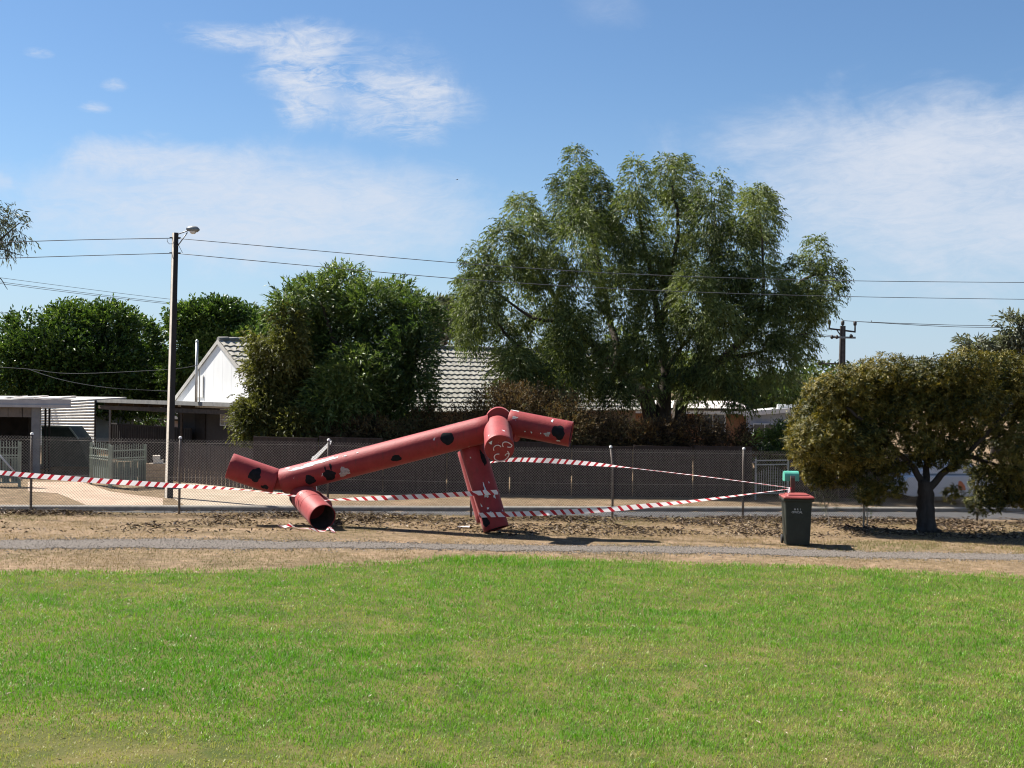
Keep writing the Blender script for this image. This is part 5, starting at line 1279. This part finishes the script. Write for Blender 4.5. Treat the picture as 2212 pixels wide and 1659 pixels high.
for y, kk in ((.10, 0), (.22, 1), (1.44, 1), (1.56, 0)):
    for x, z in up_: vs.append(cp(x * (1.0 if not kk else .97), y, z if kk else min(z, .97) + (z - min(z, .97)) * .55))
n6 = len(up_)
fs = [(i * n6 + j, i * n6 + j + 1, (i + 1) * n6 + j + 1, (i + 1) * n6 + j) for i in range(3) for j in range(n6 - 1)] + [tuple(range(n6))[::-1], tuple(3 * n6 + j for j in range(n6))]
obj('cabin', mbc.add(vs, fs), CARW, car)
for xs_ in ((-1.38, -.62), (-.54, .42)):
    obj('side_window', MB().hexa([cp(xs_[0], .085, .97), cp(xs_[1] + (.25 if xs_[1] > 0 else 0), .085, .97), cp(xs_[1] + (.25 if xs_[1] > 0 else 0), .11, .97), cp(xs_[0], .11, .97), cp(xs_[0] + (.2 if xs_[0] < -1 else 0), .175, 1.33), cp(xs_[1] - .05, .175, 1.33), cp(xs_[1] - .05, .20, 1.33), cp(xs_[0] + (.2 if xs_[0] < -1 else 0), .20, 1.33)]), CARG, car)
obj('windscreen', MB().hexa([cp(1.0, .2, .985), cp(.46, .28, 1.375), cp(.46, 1.38, 1.375), cp(1.0, 1.46, .985), cp(1.02, .2, .985), cp(.48, .28, 1.38), cp(.48, 1.38, 1.38), cp(1.02, 1.46, .985)]), CARG, car)
dr_ = obj('door', MB().box(cp(-.05, -.024, .62), .98, .008, .6, ce, cf, Zu), CARW, car)
obj('handle', MB().box(cp(-.42, -.034, .82), .16, .02, .03, ce, cf, Zu), CARW, dr_)
obj('decal', MB().prism([cp(-.10, -.030, .50), cp(.16, -.030, .48), cp(.10, -.030, .66), cp(-.02, -.030, .79), cp(-.10, -.030, .79), cp(-.13, -.030, .62)], cf * -.003), ORNG, dr_)
for x in (-1.3, 1.35):
    for y in (.03, 1.63):
        s_ = -1 if y < 1 else 1
        wh_ = obj('wheel', MB().lathe(cp(x, y, .31), cf * s_, [(-.1, .0), (-.1, .28), (-.08, .31), (.03, .31), (.05, .28), (.05, .0)], 28), RUBBER, car)
        obj('rim', MB().lathe(cp(x, y, .31) + cf * s_ * .052, cf * s_, [(0, .19), (.012, .18), (.0, .06), (.015, .03), (.015, 0)], 20), LAMPM, wh_)
for y in (.22, 1.44): obj('headlight', MB().lathe(cp(1.98, y, .66), ce + Zu * .2, [(0, .13), (.06, .11), (.09, .05), (.1, 0)], 16), LENS, car)

# ------------------------------------------------------------------ trees
BARK = mat('dark_bark', (0.035, 0.026, 0.02), (0.075, 0.058, 0.045), scale=7, rough=0.95, bump=0.7, bscale=20, stretch=(1, 1, .25))
BARKG = mat('grey_bark', (0.028, 0.022, 0.018), (0.06, 0.05, 0.043), scale=7, rough=0.95, bump=0.6, bscale=20, stretch=(1, 1, .25))
L_PEP = leaf_mat('pepper_leaf', [(0.022, 0.035, 0.010), (0.050, 0.073, 0.019), (0.095, 0.125, 0.030), (0.145, 0.175, 0.048), (0.19, 0.22, 0.075)], trans=0.33, rough=0.5)
L_GRN = leaf_mat('mid_green_leaf', [(0.022, 0.044, 0.012), (0.048, 0.083, 0.020), (0.080, 0.125, 0.028), (0.12, 0.165, 0.042), (0.17, 0.21, 0.075)], trans=0.3, rough=0.45)
L_OLV = leaf_mat('olive_leaf', [(0.035, 0.040, 0.010), (0.065, 0.070, 0.015), (0.10, 0.105, 0.022), (0.15, 0.145, 0.035), (0.20, 0.20, 0.07)], trans=0.3, rough=0.5)
L_DRK = leaf_mat('ficus_leaf', [(0.015, 0.033, 0.009), (0.035, 0.070, 0.014), (0.065, 0.115, 0.021), (0.105, 0.16, 0.033), (0.15, 0.20, 0.055)], trans=0.25, rough=0.4)
L_BRN = leaf_mat('rusty_leaf', [(0.035, 0.022, 0.010), (0.075, 0.048, 0.019), (0.125, 0.082, 0.030), (0.155, 0.118, 0.043), (0.13, 0.13, 0.05)], trans=0.2, rough=0.7, tcol=(1.2, 1.0, .7))
L_BRD = leaf_mat('broad_leaf', [(0.020, 0.029, 0.006), (0.055, 0.060, 0.010), (0.110, 0.100, 0.015), (0.175, 0.140, 0.023), (0.25, 0.21, 0.065)], trans=0.25, rough=0.5, spec=0.3, tcol=(1.3, 1.2, .5))
L_GUM = leaf_mat('gum_leaf', [(0.05, 0.06, 0.035), (0.085, 0.095, 0.060), (0.12, 0.13, 0.085), (0.17, 0.175, 0.125), (0.22, 0.22, 0.17)], trans=0.25, rough=0.5)
def tree(name, label, base, limbs, lobes, mt, bark, cat='tree', group=None, **k):
    t = thing(name, base, label, cat, group)
    mb = MB()
    for pts, r0, r1 in limbs: limb(mb, pts, r0, r1, n=8, wob=min(.06, r0 * .25))
    obj('trunk', mb, bark, t)
    crown('crown', lobes, mt=mt, parent=t, **k)
    return t
# tall weeping pepper tree
D = 48.0
bz = P(1430, 960, D); bz.z = g(bz.x, D)
def q(x, y, d=0): return P(x, y, D + d)
pl = [(1030, 580, 32, 50), (1012, 660, 30, 85), (1045, 640, 34, 85), (1128, 470, 40, 60), (1090, 535, 42, 70), (1150, 540, 50, 95), (1110, 640, 50, 90), (1085, 735, 36, 60), (1245, 365, 32, 50), (1225, 430, 36, 80), (1275, 430, 45, 80), (1250, 520, 58, 90), (1310, 540, 50, 95),
      (1372, 395, 30, 55), (1360, 480, 44, 80), (1440, 385, 34, 55), (1470, 400, 32, 70), (1455, 490, 50, 90), (1398, 560, 50, 85), (1545, 405, 34, 50), (1530, 470, 44, 75), (1510, 560, 55, 85), (1640, 440, 26, 50), (1655, 465, 30, 62), (1610, 470, 36, 55), (1590, 550, 52, 80), (1645, 545, 34, 60),
      (1190, 620, 52, 85), (1250, 650, 52, 80), (1340, 640, 55, 85), (1420, 650, 52, 85), (1500, 655, 58, 85), (1580, 650, 58, 80), (1655, 640, 45, 75), (1150, 720, 48, 75), (1120, 780, 32, 50), (1230, 745, 36, 80), (1225, 800, 24, 40), (1730, 600, 40, 55), (1760, 555, 24, 40), (1795, 600, 26, 45), (1752, 655, 30, 50), (1710, 680, 45, 75),
      (1640, 730, 52, 72), (1570, 735, 50, 70), (1490, 740, 45, 70), (1690, 770, 38, 62), (1620, 810, 46, 50), (1735, 735, 24, 55), (1752, 790, 11, 24), (1550, 810, 40, 45), (1320, 730, 34, 55), (1400, 740, 30, 60), (1020, 690, 20, 80), (1170, 810, 30, 45), (1120, 800, 48, 50), (1195, 780, 40, 62), (1255, 825, 34, 48), (1300, 790, 34, 44), (1350, 835, 36, 36), (1150, 850, 40, 30), (1690, 840, 34, 34), (1510, 840, 36, 36), (1600, 860, 40, 28), (1470, 800, 30, 40), (1660, 690, 46, 60), (1560, 700, 50, 60), (1450, 720, 40, 50), (1790, 635, 18, 34), (1745, 650, 40, 50), (1240, 460, 40, 70), (1420, 600, 46, 66), (1560, 600, 46, 66), (1300, 460, 40, 70), (1095, 800, 45, 55, -2), (1150, 815, 50, 58, -2.5), (1215, 790, 48, 72, -2.5), (1268, 832, 46, 48, -2), (1322, 800, 46, 62, -2), (1322, 862, 42, 32, -2), (1240, 725, 46, 62, -2.5), (1372, 785, 36, 50, -1.5), (1480, 835, 36, 40, -2), (1550, 855, 46, 36, -2), (1390, 845, 34, 34, -2.2)]
lob = lobes_px(pl, D, depth=1.0, jitter=3.0, k_=.84)
lb = [([bz + Vector((-.3, 0, 0)), q(1400, 880), q(1365, 830, .3), q(1300, 765, .8), q(1235, 690, 1.2), q(1170, 600, 1.2), q(1130, 500, 1.0)], .36, .04), ([bz, q(1437, 860), q(1436, 790, .3), q(1420, 680, .5), q(1400, 560, .6), q(1375, 430, .4)], .36, .04),
      ([bz + Vector((.45, .2, 0)), q(1470, 880, .3), q(1500, 830, .4), q(1560, 775, .9), q(1640, 700, 1.2), q(1730, 610, 1), q(1780, 590, .8)], .33, .03), ([q(1420, 720, .5), q(1450, 600, 0), q(1465, 480, -.5), q(1450, 400, -.5)], .17, .03), ([q(1500, 830), q(1520, 720, 1), q(1540, 600, 1), q(1545, 430, 1)], .18, .03),
      ([q(1340, 805, -.4), q(1320, 700, 1), q(1290, 560, 1), q(1255, 400, 1)], .18, .03), ([q(1235, 690, -.8), q(1160, 690, -1.4), q(1085, 640, -1.6), q(1030, 590, -1.4)], .10, .02), ([q(1640, 700, -1), q(1650, 600, -.5), q(1640, 450, -.2)], .11, .02), ([q(1560, 775, -.6), q(1640, 760, -1.2), q(1710, 730, -1.5), q(1745, 720, -1.6)], .10, .02),
      ([q(1215, 905, .5), q(1185, 830, .5), q(1150, 780, .2), q(1105, 735, 0), q(1060, 680, -.4)], .16, .03), ([q(1437, 800, .3), q(1480, 740, -.8), q(1530, 690, -1.2)], .12, .03)]
tree('pepper_tree', 'tall weeping pepper tree towering over the fence and the red sculpture', bz, lb, lob, L_PEP, BARK, n=48000, K=7, tl=.42, L=.15, W=.038, plume=True, lobe_jit=.13, droop=.5, outw=.7, upw=.25, rndw=.55, fill=2.8, gap=.31, gapscale=1.1, spread=.6, lean_down=.6, tintbase=.55)
# rounded green tree and olive tree at its side
D = 44.0
bz = P(790, 965, D); bz.z = g(bz.x, D)
pl = [(680, 640, 48, 38), (740, 620, 46, 40), (640, 690, 50, 50), (800, 660, 60, 45), (860, 650, 40, 38), (900, 690, 46, 45), (720, 710, 75, 70), (830, 740, 75, 70), (890, 770, 48, 62), (680, 790, 60, 70), (770, 820, 75, 65), (850, 840, 70, 55), (720, 870, 60, 55), (800, 905, 70, 40), (690, 850, 45, 50), (915, 730, 20, 34), (620, 650, 26, 26), (745, 770, 60, 60), (895, 850, 40, 45)]
lb = [([bz, q(790, 900), q(760, 820), q(720, 730), q(690, 650)], .26, .03), ([bz + Vector((.2, 0, 0)), q(810, 880), q(840, 780), q(870, 690)], .22, .03), ([bz, q(800, 850, .5), q(790, 740, .8), q(760, 640, .5)], .2, .03), ([q(770, 850), q(700, 810), q(650, 770)], .1, .02)]
tree('bushy_tree', 'rounded mid green tree growing in front of the tiled roof', bz, lb, lobes_px(pl, D, .95, 1.6), L_GRN, BARK, n=10500, K=8, tl=.55, L=.19, W=.05, droop=.35, outw=.8, upw=.35, rndw=.55, fill=2.2, gap=.27, gapscale=.9, spread=.7, tintbase=.48)
D = 43.0
bz = P(590, 960, D); bz.z = g(bz.x, D)
pl = [(580, 730, 46, 32), (620, 745, 40, 35), (590, 800, 55, 55), (570, 870, 52, 50), (600, 890, 55, 55), (555, 915, 40, 38), (640, 840, 36, 70), (640, 920, 40, 35), (548, 895, 34, 40), (620, 690, 30, 28)]
lb = [([bz, q(592, 900), q(590, 820), q(585, 740)], .16, .03), ([bz, q(610, 880), q(630, 800), q(625, 730)], .13, .02), ([q(592, 900), q(560, 870), q(545, 850)], .08, .02)]
tree('olive_tree', 'yellowish olive leafed tree hiding the end of the white gable', bz, lb, lobes_px(pl, D, 1.0, .8), L_OLV, BARK, n=5600, K=8, tl=.45, L=.15, W=.055, droop=.5, outw=.8, upw=.3, rndw=.6, fill=2.2, gap=.25, gapscale=1.0, spread=.7, tintbase=.45)
# two dark dense trees behind the carport
D = 64.0
bz = P(170, 960, D); bz.z = g(bz.x, D)
pl = [(70, 720, 55, 48), (150, 705, 60, 42), (235, 705, 60, 42), (300, 745, 45, 50), (40, 790, 60, 60), (120, 780, 85, 70), (220, 790, 90, 70), (310, 810, 50, 60), (20, 850, 60, 40), (140, 845, 100, 50), (260, 850, 90, 45), (340, 850, 40, 40)]
lb = [([bz, q(170, 880), q(150, 800), q(110, 730)], .4, .06), ([bz, q(185, 880), q(220, 800), q(240, 720)], .36, .06)]
tree('dense_tree', 'wide dark green dense tree rising over the garage roof', bz, lb, lobes_px(pl, D, 1.0, 2.5), L_DRK, BARK, n=15000, K=6, tl=.55, L=.21, W=.11, droop=.15, outw=.9, upw=.4, rndw=.5, fill=3.0, gap=.2, gapscale=.55, spread=.8, tintbase=.5)
bz = P(460, 960, D); bz.z = g(bz.x, D)
pl = [(410, 700, 42, 38), (470, 690, 52, 36), (530, 710, 48, 36), (395, 760, 40, 45), (460, 760, 70, 60), (540, 770, 50, 55), (390, 825, 40, 40), (450, 835, 60, 40), (560, 730, 36, 40)]
lb = [([bz, q(460, 880), q(450, 800), q(440, 720)], .34, .05), ([bz, q(470, 880), q(500, 800), q(520, 730)], .3, .05)]
tree('dense_tree', 'dark green dense tree standing right behind the white gable and flue', bz, lb, lobes_px(pl, D, 1.0, 2.0), L_DRK, BARK, n=10500, K=6, tl=.55, L=.21, W=.11, droop=.15, outw=.9, upw=.4, rndw=.5, fill=3.0, gap=.2, gapscale=.6, spread=.8, tintbase=.55)
# broad low tree near the bin
tb0 = G(2000, 1149); D = tb0.y; bz = Vector((tb0.x, tb0.y, g(tb0.x, tb0.y) - .05))
pl = [(1762, 950, 66, 52), (1790, 890, 72, 52), (1840, 835, 70, 50), (1920, 808, 80, 44), (2010, 812, 80, 44), (2090, 795, 70, 42), (2165, 805, 75, 50), (2235, 850, 70, 70), (1880, 890, 85, 65), (1985, 885, 95, 70), (2095, 880, 95, 70), (2190, 920, 80, 75), (1810, 975, 70, 45), (1760, 1000, 46, 36), (1805, 1018, 52, 38), (1880, 965, 70, 45), (2150, 985, 80, 60), (2225, 985, 70, 80), (2160, 1050, 66, 45), (2215, 1050, 60, 50), (1735, 970, 40, 30), (2070, 960, 60, 40), (1890, 1035, 34, 36), (1990, 955, 50, 36), (1925, 1000, 50, 34), (2050, 985, 44, 30), (1880, 1065, 34, 26), (1930, 1050, 26, 24), (2130, 1085, 46, 26), (2060, 1068, 22, 16), (1765, 1030, 30, 26), (1845, 1000, 40, 40), (2000, 985, 36, 24), (1830, 925, 70, 60), (1900, 850, 70, 55), (1950, 850, 80, 60), (2050, 850, 80, 60), (2140, 850, 80, 60), (1748, 905, 48, 48), (1785, 855, 52, 46), (1725, 945, 34, 34), (1860, 950, 60, 50)]
lb = [([bz, q(2000, 1110), q(2000, 1070), q(1999, 1040)], .27, .17), ([q(1999, 1062), q(1975, 1010), q(1935, 975, -.3), q(1880, 920, -.5), q(1830, 880, -.6)], .11, .03), ([q(1999, 1050), q(2003, 1000, .3), q(2010, 930, .6), q(2015, 850, .6)], .11, .03), ([q(2000, 1062), q(2045, 1015, -.2), q(2085, 985, -.2), q(2140, 925, -.4), q(2185, 870, -.4)], .11, .03), ([q(1935, 975, -.3), q(1870, 985, -.6), q(1800, 975, -.8)], .06, .02), ([q(2085, 985), q(2140, 1000, .5), q(2200, 1010, .5)], .07, .02), ([bz + Vector((-.1, -.1, .1)), bz + Vector((-.42, -.25, -.02))], .16, .05), ([bz + Vector((.1, -.1, .1)), bz + Vector((.45, -.2, -.02))], .16, .05)]
def broad_crown(lobes, t):
    C_ = np.array([l[0] for l in lobes], float); Rr = np.array([l[1] for l in lobes], float)
    w = Rr.prod(1) ** (2 / 3); w /= w.sum(); n = 20000
    idx = RNG.choice(len(lobes), size=n, p=w); u_ = rnd(n); p = C_[idx] + u_ * Rr[idx] * (RNG.random(n) ** (1 / 3.0))[:, None]
    cl = vn(p * 1.6, 4); kk = cl > .24; p, u_, cl = p[kk], u_[kk], cl[kk]; n = len(p)
    d = unit(u_ * .9 + rnd(n) * .5 + np.array([0, 0, .35]))
    K = 9; a = np.cross(d, rnd(n)); a = unit(a); b = np.cross(d, a)
    th = (np.arange(K) * 2.399)[None] + RNG.random(n)[:, None] * 6.28
    up = RNG.uniform(-.1, 1.1, (n, K))
    ax = a[:, None] * np.cos(th)[..., None] + b[:, None] * np.sin(th)[..., None] + d[:, None] * up[..., None]
    ax[..., 2] -= .15
    pos = p[:, None] + d[:, None] * (RNG.random((n, K)) * .09)[..., None]
    N_ = n * K
    V, F = leaf_arrays(pos.reshape(-1, 3), ax.reshape(-1, 3), np.repeat(d, K, 0) + rnd(N_) * .35, RNG.uniform(.055, .15, N_), RNG.uniform(.02, .042, N_), fold=.18)
    lj = RNG.normal(0, .12, len(lobes))[idx[kk]]
    tint = np.clip(.45 + np.repeat(lj, K) + (np.repeat(cl, K) - .5) * .6 + np.repeat(RNG.normal(0, .16, n), K) + RNG.normal(0, .2, N_), 0, 1)
    npmesh('crown', V, F, L_BRD, t, attrs={'tint': np.repeat(tint, 2)})
t = thing('broadleaf_tree', bz, 'broad low tree with glossy olive brown leaves and short thick trunk', 'tree')
mb = MB()
for pts, r0, r1 in lb: limb(mb, pts, r0, r1, n=12, wob=.03)
obj('trunk', mb, BARKG, t)
broad_crown(lobes_px(pl, D, 1.0, .9, .92), t)
# gum tree whose branch reaches in from outside the picture
D = 62.0
bz = Vector((-32.0, 61.0, g(-32.0, 61)))
pl = [(30, 475, 32, 30), (10, 505, 34, 36), (45, 500, 22, 30), (-40, 470, 50, 50), (-100, 440, 70, 70), (-170, 500, 70, 70), (-60, 540, 50, 40), (5, 545, 18, 14), (-110, 350, 80, 60), (-200, 380, 80, 70), (2, 620, 8, 14)]
lb = [([bz, P(-300, 900, 61), P(-270, 700, 61.5), P(-200, 580, 62), P(-120, 460, 62)], .4, .08), ([P(-200, 580, 62), P(-100, 560, 62), P(-20, 530, 62), P(45, 480, 62)], .12, .02), ([P(-200, 580, 62), P(-90, 590, 62), P(-10, 595, 62), P(16, 626, 62)], .07, .012), ([P(-20, 530, 62), P(25, 545, 62), P(50, 552, 62)], .045, .012)]
tree('gum_tree', 'gum tree branch with hanging grey leaves reaching over the wires', bz, lb, lobes_px(pl, D, 1.0, .5), L_GUM, BARKG, n=2400, K=6, tl=.5, L=.24, W=.055, droop=.5, outw=.6, upw=.1, rndw=.6, fill=2.0, gap=.36, gapscale=1.3, spread=.6, lean_down=.6)
# far gums
def far_tree(px, py, D, pl, mt, label, n=900, L=.5, name='gum_tree', K=6):
    bz = P(px, 960, D); bz.z = g(bz.x, D)
    c = lobes_px(pl, D, 1.0, 1.5)
    lb = [([bz, P(px, py + 70, D), P(px - 6, py + 20, D)], .3, .1)] + [([P(px, py + 70, D), (P(px, py + 40, D) + l[0]) / 2, l[0]], .14, .03) for l in c]
    tree(name, label, bz, lb, c, mt, BARKG, n=n, K=K, tl=L * 1.8, L=L, W=L * .35, droop=.3, outw=.7, upw=.4, rndw=.6, fill=2.0, gap=.32, gapscale=.45, spread=.7, lean_down=.2)
far_tree(2150, 760, 74, [(2190, 705, 30, 26), (2170, 735, 40, 30), (2110, 745, 34, 20), (2205, 760, 40, 34), (2130, 775, 46, 22), (2230, 720, 30, 30)], L_GUM, 'grey green gum tree rising behind the broad leafy tree', n=1300, L=.34)
far_tree(1735, 840, 95, [(1742, 825, 16, 11), (1722, 838, 18, 14), (1750, 842, 10, 10), (1700, 850, 24, 16)], L_GUM, 'small thin tree on the skyline beside the boarded wing', n=420, L=.45)
far_tree(955, 690, 70, [(945, 668, 22, 14), (970, 672, 22, 16), (955, 700, 28, 22), (985, 700, 18, 30)], L_GUM, 'bluish tree peeping between the round tree and the pepper tree', n=620, L=.36)
far_tree(1660, 860, 78, [(1640, 850, 46, 24), (1690, 862, 34, 16), (1590, 858, 40, 18)], L_DRK, 'dark low tree behind the roof of the boarded wing', n=900, L=.36, name='dense_tree')
far_tree(1290, 815, 74, [(1240, 770, 40, 40), (1310, 800, 60, 45), (1390, 810, 50, 40), (1470, 810, 60, 45), (1540, 820, 50, 36), (1350, 750, 40, 40)], L_PEP, 'hazy tree seen through gaps under the pepper tree', n=1700, L=.36, name='dense_tree')
far_tree(600, 880, 70, [(330, 893, 34, 18), (300, 905, 30, 14), (270, 885, 30, 14)], L_DRK, 'garden tree seen through the carport above the shed', n=500, L=.3, name='dense_tree')

# shrubs behind the dark fence
def shrub(name, label, D, pl, mt, n, K=7, tl=.4, L=.12, W=.045, **k):
    bz = P(pl[0][0], 1040, D); bz.z = g(bz.x, D)
    t = thing(name, bz, label, 'shrub')
    c = lobes_px(pl, D, .8, .8)
    for l in c:
        mb = MB()
        gx_ = Vector((l[0].x * .6 + bz.x * .4, l[0].y, bz.z)); limb(mb, [gx_, (gx_ + l[0]) / 2 + Vector((.1, 0, .1)), l[0] + Vector((0, 0, l[1][2] * .6))], .05, .012, n=6, wob=.04)
        obj('stem', mb, BARK, t)
    crown('foliage', c, n=n, K=K, tl=tl, L=L, W=W, mt=mt, parent=t, **k)
shrub('rusty_shrub', 'sprawling rusty brown shrub behind the dark fence and the head tube', 43.2, [(1080, 895, 75, 55), (1015, 930, 66, 45), (1150, 900, 70, 58), (1210, 895, 50, 40), (1220, 930, 65, 50), (1290, 940, 70, 45), (1080, 960, 90, 40), (960, 958, 60, 34), (1340, 955, 55, 35), (1200, 965, 90, 36), (1060, 872, 40, 25), (1100, 868, 40, 24)], L_BRN, 7200, droop=.1, outw=.6, upw=.5, rndw=.7, fill=2.4, gap=.2, gapscale=1.2, spread=.8, tl=.5, L=.10, W=.04)
shrub('dark_shrub', 'dark shaded shrub under the round tree behind the fence', 42.9, [(700, 955, 70, 36), (800, 950, 70, 40), (890, 955, 60, 40), (620, 965, 50, 28), (915, 920, 34, 34)], L_BRN, 3000, droop=.2, outw=.7, upw=.4, rndw=.7, fill=2.4, gap=.2, gapscale=1.2, spread=.8)
shrub('dark_shrub', 'dark shrub below the pepper tree trunks behind the fence', 43.6, [(1420, 950, 70, 40), (1500, 945, 60, 40), (1580, 955, 50, 36), (1380, 975, 60, 30)], L_BRN, 2400, droop=.2, outw=.7, upw=.4, rndw=.7, fill=2.4, gap=.2, gapscale=1.2, spread=.8, tintbase=.2)
shrub('dark_shrub', 'dark shrub filling the gap behind the pale barred gate', 44.6, [(1640, 1010, 36, 36), (1690, 1015, 36, 34), (1665, 1040, 40, 26), (1720, 1020, 40, 40)], L_DRK, 1500, droop=.1, outw=.8, upw=.4, rndw=.6, fill=3, gap=.1, gapscale=1.2, spread=.8, tintbase=.1)
shrub('dark_hedge_bush', 'clipped dark bush in front of the boarded wing', 50.0, [(1700, 955, 46, 34), (1650, 968, 40, 24), (1750, 955, 40, 40)], L_DRK, 1700, droop=.1, outw=.8, upw=.4, rndw=.6, fill=3, gap=.15, gapscale=1.2, spread=.8, tintbase=.25)
# far trees that close the view behind the lots
TL = [(x, 822 + 10 * math.sin(x * .013) + 6 * math.sin(x * .041), 60, 15 + 7 * abs(math.sin(x * .021)), 0) for x in range(-500, 2800, 48)]
cl_ = crown('treeline', [(Vector((l[0].x, l[0].y + random.uniform(-8, 8), l[0].z)), l[1]) for l in lobes_px(TL, 190, .5, 0)] + [(Vector((l[0].x, l[0].y, l[0].z - 1.6)), l[1]) for l in lobes_px(TL, 192, .5, 0)], n=10000, K=3, tl=1.0, L=.7, W=.42, mt=L_DRK, parent=None, outw=.7, upw=.4, rndw=.6, fill=3, gap=.1, gapscale=.2, spread=.8)
tag(cl_, 'dark line of distant trees on the horizon', None, None, 'stuff')
# saplings on the verge
def sapling(label, base, limbs_, pl, D, n, mt, stake=None):
    b = Vector((base.x, base.y, g(base.x, base.y)))
    t = thing('sapling', b, label, 'sapling'); mb = MB()
    for pts, r0, r1 in limbs_: limb(mb, pts, r0, r1, n=6, wob=.008)
    obj('trunk', mb, mat('pale_twig', (.30, .27, .23), (.42, .38, .33), scale=9, rough=.9), t)
    crown('crown', lobes_px(pl, D, 1, .15), n=n, K=6, tl=.16, L=.06, W=.014, mt=mt, parent=t, droop=.2, outw=.7, upw=.4, rndw=.7, fill=2, spread=.7)
    return t
b1 = G(1791, 1135); d1 = b1.y
sapling('thin half bare sapling with pale stem beside the bin', b1, [([Vector((b1.x, b1.y, g(b1.x, b1.y) - .03)), P(1790, 1118, d1), P(1783, 1095, d1), P(1778, 1070, d1)], .014, .006), ([P(1785, 1102, d1), P(1795, 1075, d1), P(1798, 1050, d1)], .009, .004), ([P(1781, 1085, d1), P(1770, 1065, d1)], .006, .003), ([P(1795, 1075, d1), P(1806, 1062, d1)], .006, .003)], [(1798, 1052, 16, 16), (1778, 1068, 18, 12), (1790, 1085, 22, 14)], d1, 170, L_GUM)
b2 = G(1865, 1142); d2 = b2.y
stk = thing('tree_stake', Vector((b2.x, b2.y, g(b2.x, b2.y))), 'slim upright stake beside the leafy sapling under the broad tree', 'stake')
obj('rod', MB().tube([Vector((b2.x, b2.y, g(b2.x, b2.y) - .05)), P(1868, 1070, d2), P(1871, 998, d2)], .02, 8), mat('pale_twig', (.30, .27, .23)), stk)
sapling('dark leafy sapling growing next to the slim stake', b2 + Vector((.12, .05, 0)), [([Vector((b2.x + .12, b2.y + .05, g(b2.x, b2.y) - .03)), P(1873, 1100, d2), P(1876, 1060, d2), P(1880, 1030, d2)], .014, .005)], [(1862, 1060, 22, 24), (1885, 1050, 22, 24), (1880, 1085, 18, 20), (1875, 1030, 18, 18)], d2 + .1, 420, L_GRN)
# white scrap and branch bits on the verge
sp_ = gl(1001, 1141, .02)
tag(obj('paper_scrap', MB().hexa([sp_ + Vector((a * .15, b * .05, 0 + .01 * a)) for a, b in ((-1, -1), (1, -1), (1, 1), (-1, 1))] + [sp_ + Vector((a * .15, b * .05, .012 + .02 * a * b)) for a, b in ((-1, -1), (1, -1), (1, 1), (-1, 1))]), WS), 'flat white scrap lying left of the standing red leg', 'scrap')

# ------------------------------------------------------------------ which things belong together
GROUPS = {'barrier_tape': 'striped tapes around the sculpture', 'overhead_wire': 'overhead wires above the street', 'steel_gate': 'pale green gate leaves', 'dense_tree': 'dark trees behind the houses', 'gum_tree': 'grey gum trees around the lots',
          'boundary_fence': 'dark steel fences across the road', 'dark_shrub': 'dark shrubs behind the fences', 'sapling': 'young saplings on the verge', 'loose_block': 'pale blocks on the pier', 'bird': 'small birds'}
for o in list(COL.objects):
    if o.parent is None and o.get('category') and o.name.split('.')[0] in GROUPS: o['group'] = GROUPS[o.name.split('.')[0]]
